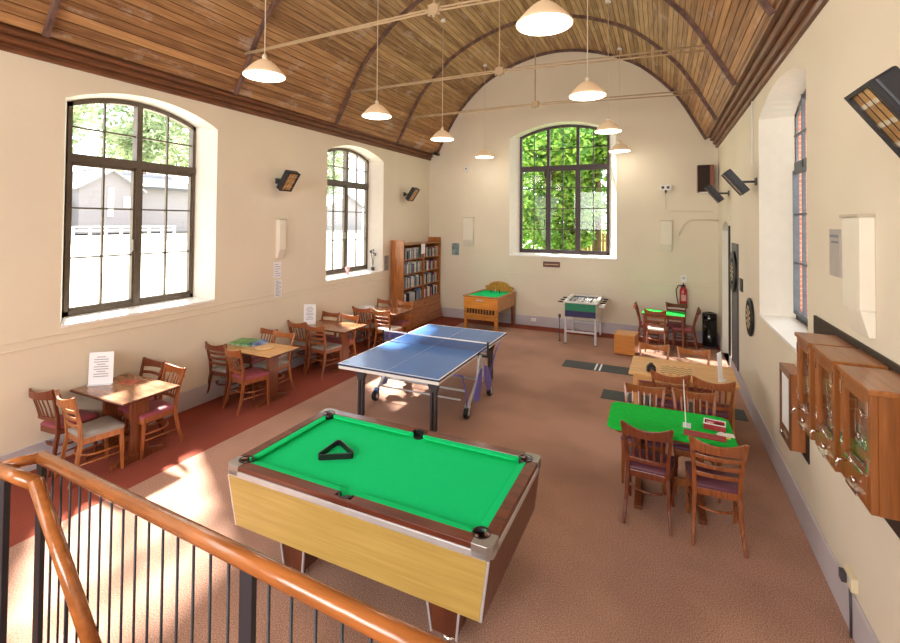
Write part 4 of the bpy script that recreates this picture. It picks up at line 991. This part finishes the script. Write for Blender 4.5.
one('games_controller', MB().sweep([(3.98,10.88,.40),(4.02,10.88,.62)],.05,.05) if False else MB().lathe([(.03,0),(.03,.01),(.008,.02),(.008,.52),(.03,.53),(.03,.60),(.018,.61)], (3.99,10.85,0), 12), dgrey, 'thin dark post with a knob standing left of the table football', 'post')

# ---------------------------------------------------------------- wooden box, bin, extinguisher
wbx = thing('wooden_box', 'plain orange wooden cube box standing on the carpet near the far green table', 'box', (5.44, 10.44, 0), R(-8))
MB().box(-.20,.20,-.20,.20,.02,.40).build('body', wood('box_wood', (204,132,60), axis='x', dark=.8), wbx, bevel=.006)
MB().box(-.21,.21,-.21,.21,.40,.425).build('lid', wood('box_lid_wood', (214,150,84), axis='x', dark=.85), wbx, bevel=.005)
MB().box(-.19,.19,-.19,.19,0,.02).build('plinth', tb_wood, wbx)
bn = thing('waste_bin', 'tall black cylindrical bin in the far right corner', 'bin', (7.05, 11.80, 0))
MB().lathe([(.135,0),(.14,.02),(.14,.62)], n=32).build('body', black_gloss, bn)
MB().lathe([(.142,.62),(.146,.625),(.146,.70),(.13,.74),(.09,.75),(.085,.72),(.02,.70)], n=32).build('lid', black_gloss, bn)
MB().lathe([(.141,.0),(.145,.0),(.145,.03),(.141,.03)], n=32).build('base_ring', dgrey, bn)
MB().box(-.04,.0,-.147,-.139,.63,.66).build('flap_label', white_pl, bn)
ex = thing('fire_extinguisher', 'red fire extinguisher with a black hose hanging on the end wall', 'fire extinguisher', (6.55, L-.10, .78))
exr = mat('extinguisher_red', lin(176,30,38), .3, var=.05, coat=.4)
MB().lathe([(.07,0),(.08,.02),(.08,.38),(.065,.43),(.03,.46),(.03,.48)], n=24).build('cylinder', exr, ex)
MB().box(-.05,.05,-.084,-.07,.16,.30).build('label', mat('pink_label', lin(216,150,150), .6), ex)
MB().box(-.02,.02,-.05,.03,.48,.53).box(-.015,.015,-.10,.02,.53,.545).build('valve_handle', black, ex, bevel=.003)
MB().tube([(0,0,.50),(-.10,-.02,.50),(-.15,-.03,.40),(-.13,-.04,.20),(-.10,-.04,.06)], .012, 8).build('hose', black, ex)
MB().lathe([(.082,.0),(.084,.0),(.084,.05),(.082,.05)], n=24).build('base_ring', black, ex)
MB().box(-.05,.05,.08,.10,.1,.5).build('wall_bracket', dgrey, ex)
es = thing('extinguisher_sign', 'small white instruction sign above the fire extinguisher', 'sign', (6.56, L-.006, 1.43))
MB().box(-.06,.06,-.004,.006,-.08,.08).build('plate', white_pl, es); MB().lathe([(.03,-.006),(.03,-.003)], (0,0,.01), 16, 'y').build('symbol', mat('sign_red_ring', lin(200,190,190), .5), es)

# ---------------------------------------------------------------- floor mats
matm = mat('grey_rubber_mat', lin(74,78,78), .8, var=.12, scale=20, bump=.2, bscale=80)
m1 = thing('dart_mat', 'long dark grey darts mat with two white throw lines, farther one', 'mat', (0,0,0), 0, 'darts mats on the carpet')
MB().box(4.40,7.20,8.95,9.40,.0,.008).build('mat', matm, m1, bevel=.003)
MB().box(4.98,5.01,8.96,9.39,.008,.010).box(5.06,5.09,8.96,9.39,.008,.010).build('throw_line', wline, m1)
m2 = thing('dart_mat', 'dark grey darts mat running under the chessboard table, nearer one', 'mat', (0,0,0), 0, 'darts mats on the carpet')
MB().box(5.25,7.18,7.60,8.02,.0,.008).build('mat', matm, m2, bevel=.003)
MB().box(5.60,5.63,7.61,8.01,.008,.010).build('throw_line', wline, m2)

# ---------------------------------------------------------------- infrared wall heaters
heat_gold = mat('heater_reflector', lin(240,200,130), .3, metal=.5, scale=14, color2=lin(200,146,84))
def heater(label, wallx, y, z, side, tilt, s=1.0, arm=.19, yaw=0):
    """side +1: on the left wall facing +X; -1: on the right wall facing -X"""
    t = thing('infrared_heater', label, 'heater', (wallx, y, z), 0, 'infrared wall heaters')
    if side < 0: t.rotation_euler = (0,0,PI)
    MB().box(0,.015,-.06*s,.06*s,-.05,.05).build('wall_plate', dgrey, t, bevel=.003)
    MB().sweep([(.01,0,0),(arm,0,.0)], .03, .03, side=(0,1,0)).build('arm', black, t, bevel=.003)
    T = Matrix.Translation((arm+.05,0,0)) @ Matrix.Rotation(R(yaw),4,'Z') @ Matrix.Rotation(R(tilt),4,'Y')
    hl, hh, dd = .14*s, .185*s, .05*s
    def mk(): 
        q = MB(); q.T = T; return q
    c_ = mk().box(-dd,dd*.8,-hl,hl,-hh,hh).build('housing', mat_heater, t, bevel=.012)
    mk().box(dd*.8,dd*1.15,-hl,hl,hh-.018,hh).box(dd*.8,dd*1.15,-hl,hl,-hh,-hh+.018).box(dd*.8,dd*1.15,-hl,-hl+.03,-hh+.018,hh-.018).box(dd*.8,dd*1.15,hl-.03,hl,-hh+.018,hh-.018).build('rim', mat_heater, t)
    mk().box(dd*.8,dd*.85,-hl+.03,hl-.03,-hh+.02,hh-.02).build('reflector', heat_gold, t)
    g_ = mk()
    for k in range(3): g_.box(dd*.87,dd*.97,-hl+.03,hl-.03,-hh*.6+k*hh*.55,-hh*.6+k*hh*.55+.022)
    g_.build('heating_element', mat('quartz_tube_'+'x'*0, lin(240,226,196), .2, metal=.3), t)
    g_ = mk()
    for k in range(4): g_.box(dd*1.02,dd*1.08,-hl+.05+k*(2*hl-.1)/3-.0015,-hl+.05+k*(2*hl-.1)/3+.0015,-hh+.018,hh-.018)
    g_.build('guard_wire', black, t)
    return t
mat_heater = mat('heater_housing', lin(38,40,46), .4, var=.1)
heater('black infrared heater on the left wall between the two windows', 0, 6.20, 3.38, 1, 35, 1.0)
heater('black infrared heater high on the left wall near the far corner', 0, 10.66, 3.40, 1, 35, 1.0)
HB = heater('large black infrared heater with glowing gold reflector, nearest on the right wall', W, 2.56, 3.15, -1, 34, 1.0)
heater('black infrared heater on the right wall just before the far window reveal', W, 7.42, 3.26, -1, 38, 1.0)
heater('black infrared heater on the right wall next to the speaker', W, 10.24, 3.27, -1, 38, 1.0)

# ---------------------------------------------------------------- wall fittings
spk = thing('loudspeaker', 'brown wooden loudspeaker mounted high in the far right corner', 'loudspeaker', (6.98, L-.14, 3.40))
MB().box(-.15,.17,-.13,.12,.0,.60).build('cabinet', wood('speaker_wood', (150,78,40), axis='z'), spk, bevel=.004)
MB().box(-.145,.09,-.145,-.13,.01,.59).build('grille', mat('grille_cloth', lin(52,40,34), .9, var=.2, scale=60), spk, bevel=.004)
MB().box(-.10,.10,-.10,.14,-.03,0).build('bracket', white_pl, spk)
dv = thing('alarm_sensor', 'small white alarm box high on the end wall, right of the window', 'sensor', (6.19, L-.02, 3.53))
MB().box(-.12,.12,-.05,.02,-.06,.06).build('body', white_pl, dv, bevel=.008); MB().lathe([(.03,-.06),(.035,-.05)], (-.06,0,0), 12, 'y').box(.02,.08,-.054,-.05,-.03,.03).build('lens', dgrey, dv); MB().tube([(0,-.03,-.06),(0,-.05,-.12)], .02, 8).build('bracket', dgrey, dv)
one('cable', MB().tube([(6.19,L-.008,3.45),(6.19,L-.008,3.02),(6.30,L-.008,2.98),(7.15,L-.008,2.97)], .006, 6), cord_m, 'thin cable running from the alarm box towards the right corner', 'cable')
one('pipe', MB().tube([(6.47,L-.02,2.42),(6.50,L-.03,2.52),(6.58,L-.03,2.68),(6.68,L-.03,2.76),(6.80,L-.03,2.78),(7.24,L-.03,2.77)], .016, 8), cord_m, 'cream curved pipe high on the end wall above the extinguisher', 'pipe')
one('conduit', MB().tube([(W-.012,7.64,3.50),(W-.012,7.64,4.42)], .010, 8), white_pl, 'thin white vertical conduit on the right wall above the heater', 'conduit')
duct_paint = mat('duct_paint', lin(234,228,212), .6, var=.02)
def vent_box(label, x, y, z0, z1, w, d, face):
    t = thing('ventilation_duct', label, 'ventilation duct', (x, y, z0), {'x':0,'-y':-PI/2,'-x':PI}[face], 'cream wall ventilation ducts')
    h = z1-z0; du = MB()
    du.hexa([(0,-w/2,.12),(.02,-w/2,.0),(.02,w/2,.0),(0,w/2,.12)],[(0,-w/2,h),(d,-w/2,h),(d,w/2,h),(0,w/2,h)])
    du = MB().hexa([(0,-w/2,0),(d*.45,-w/2,0),(d*.45,w/2,0),(0,w/2,0)],[(0,-w/2,h*.22),(d,-w/2,h*.22),(d,w/2,h*.22),(0,w/2,h*.22)]).box(0,d,-w/2,w/2,h*.22,h)
    du.build('duct', duct_paint, t, bevel=.006)
    MB().box(.004,d+.012,-w/2-.01,w/2+.01,h,h+.018).build('hinged_lid', mat('duct_lid', lin(196,186,166), .6, var=.05), t, bevel=.003)
    return t
vent_box('cream ventilation duct on the left wall between the windows', 0, 6.25, 2.03, 2.70, .15, .09, 'x')
vent_box('cream ventilation duct on the end wall, left of the window', 1.25, L, 2.02, 2.80, .30, .10, '-y')
vent_box('cream ventilation duct on the end wall, right of the window', 6.20, L, 2.05, 2.75, .24, .09, '-y')
vent_box('large cream ventilation duct on the right wall, above the wooden cabinets', W, 3.74, 2.02, 2.74, .30, .075, '-x')
sh_ = thing('wall_notice', 'grey flat panel fixed on the right wall beside the large duct', 'notice panel', (W, 4.28, 2.49))
MB().box(-.012,0,-.11,.11,-.17,.17).build('panel', mat('grey_sheet', lin(176,170,164), .5, var=.04), sh_, bevel=.002)
MB().box(-.015,-.012,-.09,.09,.11,.13).box(-.015,-.012,-.09,.06,.07,.085).build('print', mat_ink, sh_)
def poster(name, label, cat, P, w, h, face, m=paper, lines=0, frame=None):
    t = thing(name, label, cat, P, {'x':PI/2,'-y':0,'-x':-PI/2}[face])
    MB().box(-w/2,w/2,-.006,0,-h/2,h/2).build('sheet', m, t)
    if lines:
        mb = MB()
        for k in range(lines):
            z = h/2-h*(k+1)/(lines+1); mb.box(-w*.36, w*(.36 if k % 3 else .1), -.008,-.006, z-h*.012, z+h*.012)
        mb.build('print', mat_ink, t)
    return t
poster('poster', 'pale blue paper poster under the duct on the left wall', 'poster', (0.004, 6.22, 1.82), .18, .28, 'x', lines=6)
poster('poster', 'lower white printed list hanging under the blue poster on the left wall', 'poster', (0.004, 6.24, 1.50), .17, .30, 'x', lines=11)
poster('poster', 'small grey poster on the left wall just before the bookcase', 'poster', (0.004, 9.80, 1.67), .18, .36, 'x', m=mat('grey_poster', lin(170,166,158), .6, scale=12, color2=lin(120,126,128)), lines=3)
poster('picture', 'small blue and green picture on the end wall beside the bookcase', 'picture', (.84, L-.002, 1.92), .22, .33, '-y', m=mat('blue_green_picture', lin(160,180,190), .5, scale=9, color2=lin(70,104,90)))
pq = thing('plaque', 'small dark wooden plaque below the end wall window', 'plaque', (3.535, L-.002, 1.615))
MB().box(-.215,.215,-.02,0,-.07,.07).build('board', wood('plaque_wood', (104,50,30), axis='x'), pq, bevel=.004)
MB().box(-.18,.18,-.023,-.02,-.012,.012).build('lettering', mat('plaque_letters', lin(196,160,120), .5), pq)
hk = thing('sensor', 'small white motion sensor on the end wall, left of the window', 'sensor', (1.17, L-.002, 4.17))
MB().hexa([(-.05,-.06,-.06),(.05,-.06,-.06),(.05,0,-.1),(-.05,0,-.1)],[(-.05,-.08,.05),(.05,-.08,.05),(.05,0,.07),(-.05,0,.07)]).build('body', white_pl, hk, bevel=.008); MB().lathe([(.02,-.075),(.026,-.066)], (0,-.004,0), 10, 'y').build('lens', dgrey, hk)
cv = thing('security_camera', 'small black security camera at the corner end of the left cornice', 'camera', (.26, L-.14, 4.64))
MB().box(-.05,.0,-.05,.05,-.04,.04).build('bracket', black, cv, bevel=.003); MB().lathe([(.03,-.10),(.045,-.08),(.045,.06),(.03,.08)], (.06,0,-.03), 14, 'y').build('body', black, cv); MB().lathe([(.028,-.115),(.028,-.10)], (.06,0,-.03), 14, 'y').build('lens', black_gloss, cv)
# darts
dbk = thing('dartboard_backing', 'tall dark grey backing panel reaching the floor behind the dartboard', 'panel', (W, 9.38, 0))
MB().box(-.018,0,-.33,.33,.28,2.36).build('panel', mat('slate_panel', lin(104,104,108), .6, var=.08), dbk, bevel=.003)
MB().box(-.024,-.018,-.33,-.30,.28,2.36).box(-.024,-.018,.30,.33,.28,2.36).build('edging', dgrey, dbk)
dred = mat('dart_red', lin(170,34,36), .8); dgrn = mat('dart_green', lin(24,110,60), .8); dcrm = mat('dart_cream', lin(226,206,166), .8); dblk = mat('dart_black', lin(24,24,26), .85); 
def dartboard(label, y, z, surround, rs=.34, x=W-.022):
    t = thing('dartboard', label, 'dartboard', (x, y, z), 0, 'dartboards on the right wall')
    if surround: MB().lathe([(.23,-.004),(rs,-.004),(rs+.01,-.02),(rs,-.036),(.23,-.036)], n=40, axis='x', caps=False).build('surround', black, t)
    MB().lathe([(.226,-.002),(.226,-.038)], n=40, axis='x').build('board', dblk, t)
    rings = [(.012,.018),(.018,.10),(.10,.108),(.108,.162),(.162,.17)]
    ms = [dblk, dcrm, dred, dgrn]; fm = MB()
    for ri, (ra, rb_) in enumerate(rings):
        for k in range(20):
            a0 = R(k*18-9); a1 = R(k*18+9); am = (a0+a1)/2
            fm.m = (2 if k % 2 else 3) if ri in (2,4) else (0 if k % 2 else 1)
            fm.add([(-.040,ra*math.cos(a),ra*math.sin(a)) for a in (a0,am,a1)] + [(-.040,rb_*math.cos(a),rb_*math.sin(a)) for a in (a1,am,a0)], [tuple(range(6))])
    fm.build('scoring_face', ms, t); MB().lathe([(.012,-.043),(.012,-.039)], n=14, axis='x').build('bullseye', dred, t)
    return t
dartboard('dartboard in a black surround on the tall grey panel, right wall', 9.38, 1.88, True)
dartboard('dartboard hung alone on the bare right wall, nearer than the panelled one', 7.86, 1.38, True, .26, W-.001)
one('scoreboard', MB().box(W-.02,W,8.60,8.82,1.63,1.83), black, 'small black chalk scoreboard on the right wall between the two dartboards', 'scoreboard', bevel=.003)
one('wall_box', MB().box(W-.03,W,10.02,10.08,2.75,2.85), cord_m, 'tiny cream box on the right wall beside the doorway arch', 'wall box', bevel=.003)

# wall machines
cabw = wood('machine_oak', (146,86,38), axis='z', dark=.7, rough=.3)
cabw2 = wood('machine_oak_top', (160,98,46), axis='y', dark=.7, rough=.3)
inm = mat('machine_playfield', lin(214,196,160), .5, scale=16, color2=lin(120,84,50))
inm2 = mat('machine_playfield_coloured', lin(60,130,96), .5, scale=14, color2=lin(196,84,60))
tri_glass = glass
one('backing_board', MB().box(W-.02,W,2.4,4.78,1.05,1.95), mat('dark_stained_board', lin(50,36,28), .6, var=.2), 'long dark wooden backing board behind the three wall machines', 'backing board', bevel=.003)
def machine(label, ya, yb, z0, z1, d, pf, bars=True):
    yc = (ya+yb)/2; hw = (yb-ya)/2; h = z1-z0
    t = thing('slot_machine', label, 'slot machine', (W-.02, yc, z0), 0, 'antique wall slot machines')
    MB().box(-d+.03,0,-hw,-hw+.02,.0,h).box(-d+.03,0,hw-.02,hw,.0,h).box(-d+.03,0,-hw+.02,hw-.02,0,.02).box(-.02,0,-hw+.02,hw-.02,.02,h-.02).build('case', cabw, t, bevel=.003)
    MB().box(-d-.012,.0,-hw-.012,hw+.012,h-.02,h+.008).build('top', cabw2, t, bevel=.005)
    o_ = MB().box(-d,-d+.03,-hw,-hw+.055,0,h-.02).box(-d,-d+.03,hw-.055,hw,0,h-.02).box(-d,-d+.03,-hw+.055,hw-.055,0,.15).box(-d,-d+.03,-hw+.055,hw-.055,h-.09,h-.02).build('door', cabw, t, bevel=.004)
    MB().box(-d+.012,-d+.015,-hw+.05,hw-.05,.14,h-.08).build('glass', tri_glass, o_)
    MB().box(-d+.055,-d+.06,-hw+.03,hw-.03,.13,h-.06).build('playfield', pf, t)
    g = MB()
    for k in range(5): g.lathe([(.022,-d+.045),(.026,-d+.04),(.026,-d+.055)], (0,-hw*.5+hw*.25*k,.24), 12, 'x')
    for k in range(3): g.lathe([(.04,-d+.04),(.045,-d+.046),(.045,-d+.055)], (0,-hw*.35+hw*.35*k,h*.62), 16, 'x')
    g.build('cup', chrome, t)
    MB().tube([(-d+.045,-hw+.08,.2),(-d+.045,-hw+.07,h*.6),(-d+.045,-hw*.5,h-.13),(-d+.045,0,h-.11),(-d+.045,hw*.5,h-.13),(-d+.045,hw-.07,h*.6),(-d+.045,hw-.08,.2)], .006, 6).build('ball_track', chrome, t)
    MB().box(-d-.006,-d,-hw*.55,hw*.55,.135,.15).build('trim_strip', chrome, o_)
    for q in (-1,1):
        for zz in (.17,h-.13): MB().box(-d-.006,-d,q*(hw-.03)-.012,q*(hw-.03)+.012,zz,zz+.07).build('corner_fitting', chrome, o_)
    MB().lathe([(.016,-d-.02),(.02,-d-.012),(.012,-d)], (0,-.02,.07), 14, 'x').build('coin_knob', chrome, o_)
    MB().tube([(-d-.0,hw*.55,.11),(-d-.035,hw*.55,.11),(-d-.05,hw*.55,.07)], .007, 8).build('lever', chrome, o_)
    MB().box(-d-.02,-d,-hw*.4,hw*.3,.02,.035).build('payout_tray', chrome, t)
    return t
machine('wooden slot machine on the right wall, farthest of the three', 3.86, 4.20, 1.27, 1.90, .235, inm)
machine('wooden slot machine on the right wall, middle one of the three', 3.38, 3.76, 1.29, 1.91, .235, inm)
machine('wooden slot machine with a colourful playfield, nearest one on the right wall', 2.87, 3.29, 1.33, 1.91, .235, inm2)
nbx = thing('notice_case', 'narrow wooden display case with white paper on the right wall, below the window', 'notice case', (W, 5.27, .70))
MB().box(-.11,-.01,-.20,.20,0,.67).build('case', wood('case_oak', (160,96,50), axis='z', dark=.75), nbx, bevel=.004)
MB().box(-.125,-.11,-.20,-.16,0,.67).box(-.125,-.11,.16,.20,0,.67).box(-.125,-.11,-.16,.16,0,.12).box(-.125,-.11,-.16,.16,.61,.67).build('door_frame', wood('case_frame', (120,72,44), axis='z'), nbx, bevel=.003)
MB().box(-.114,-.111,-.15,.15,.13,.60).build('paper', paper, nbx)
MB().box(-.135,-.125,-.12,.0,.05,.075).lathe([(.018,-.14),(.018,-.125)], (0,.08,.06), 12, 'x').build('coin_slot', chrome, nbx)
MB().box(-.01,0,-.27,.20,-.06,.60).build('backing_board', black, nbx)
so_ = thing('wall_socket', 'white surface wall socket with a plugged-in cable low on the right wall', 'socket', (W, 3.98, .36))
MB().box(-.04,0,-.075,.075,-.045,.045).build('plate', mat('cream_socket', lin(226,214,182), .4), so_, bevel=.006)
MB().box(-.07,-.04,.0,.06,-.035,.03).build('plug', dgrey, so_, bevel=.006); MB().box(-.044,-.04,-.055,-.015,.0,.03).build('switch', silver, so_)
MB().tube([(-.03,-.02,-.045),(-.03,-.03,-.2),(-.03,-.03,-.355)], .008, 8).build('cable', dgrey, so_)
one('wall_socket', MB().box(3.02,3.14,L-.05,L-.02,.12,.20), white_pl, 'small white socket on the skirting of the end wall beside the bar billiards', 'socket', bevel=.004)
# things on the second left window sill
pk = thing('ornament', 'small pink ornament on the sill of the second left window', 'ornament', (-.13, 8.42, 1.50))
MB().lathe([(.03,0),(.035,.01),(.012,.05),(.05,.12),(.055,.16),(.03,.19),(.0,.20)], n=16).build('body', mat('pink_glaze', lin(232,180,180), .4), pk); MB().lathe([(.034,0),(.04,.008),(.03,.014)], n=16).build('base', white_pl, pk)
st = thing('dried_flowers', 'tall dark dried stem in a small grey pot on the second left window sill', 'dried flowers', (-.12, 9.40, 1.50))
MB().lathe([(.03,0),(.045,.06),(.04,.10),(.03,.10)], n=16).build('pot', dgrey, st)
mb = MB()
for k in range(7):
    a = k*.9; mb.tube([(0,0,.08),(.02*math.cos(a),.02*math.sin(a),.25),(.06*math.cos(a),.06*math.sin(a),.36+.02*k)], .003, 5); mb.lathe([(.002,0),(.018,.02),(.02,.04),(.004,.06)], (.06*math.cos(a),.06*math.sin(a),.35+.02*k), 8)
mb.build('stems', mat('dried_stem', lin(70,72,92), .8), st)

# ---------------------------------------------------------------- stair landing and balustrade
struct('landing', MB().hexa([(2.88,YR,0),(W-.03,YR,0),(W-.03,.85,0),(5.04,1.14,0),(3.0,1.46,0),(2.88,1.46,0)],[(2.88,YR,.18),(W-.03,YR,.18),(W-.03,.85,.18),(5.04,1.14,.18),(3.0,1.46,.18),(2.88,1.46,.18)]), mat('landing_carpet', lin(150,90,70), .95, var=.15, scale=40))
pine = wood('varnished_pine', (170,102,50), axis='x', rough=.25, coat=.5, dark=.72, scale=3)
BA = thing('balustrade', 'varnished pine handrail on thin dark metal balusters in the foreground', 'balustrade')
P0 = Vector((3.1895,1.3983,1.3981)); dv_ = Vector((math.cos(-.1216)*math.cos(.0762), math.sin(-.1216)*math.cos(.0762), math.sin(.0762)))*.11
def rp(k): return P0 + dv_*k
def handrail(pts, r=.033):
    mb = MB(); mb.tube(pts, r, 14); return mb
A0 = rp(-1.45); A1 = rp(30)
handrail([A0, A1], .032).build('handrail', pine, BA)
POSTX = 3.06
Bc = Vector((2.935,1.26,1.375))
handrail([A0 + Vector((0,.012,0)), Bc], .030).build('handrail', pine, BA)
Kp = Vector((3.262,1.295,1.36))
handrail([Bc, Kp], .034).build('handrail', pine, BA)
handrail([Kp + Vector((-.01,0,.012)), Kp + (Vector((3.75,1.3,.745)) - Kp)*1.25], .034).build('handrail', pine, BA)
iron = mat('dark_iron', lin(44,44,50), .5, var=.1)
for k in range(0, 26):
    if k == 15: continue
    p = rp(k); MB().tube([(p.x,p.y,.18),(p.x,p.y,p.z-.02)], .0055, 8).build('baluster', iron, BA)
for p in (rp(-1.35), rp(15)): MB().box(p.x-.03,p.x+.03,p.y-.012,p.y+.012,.18,p.z-.02).build('newel_post', iron, BA, bevel=.003)
MB().box(POSTX-.03,POSTX+.03,1.235,1.265,.18,Bc.z-.02).build('newel_post', iron, BA, bevel=.003)
for k in range(1, 4):
    p = Kp + (Vector((3.75,1.3,.745)) - Kp)*k*.28; MB().tube([(p.x,p.y,.18),(p.x,p.y,p.z)], .0055, 8).build('baluster', iron, BA)
bpy.context.view_layer.update()
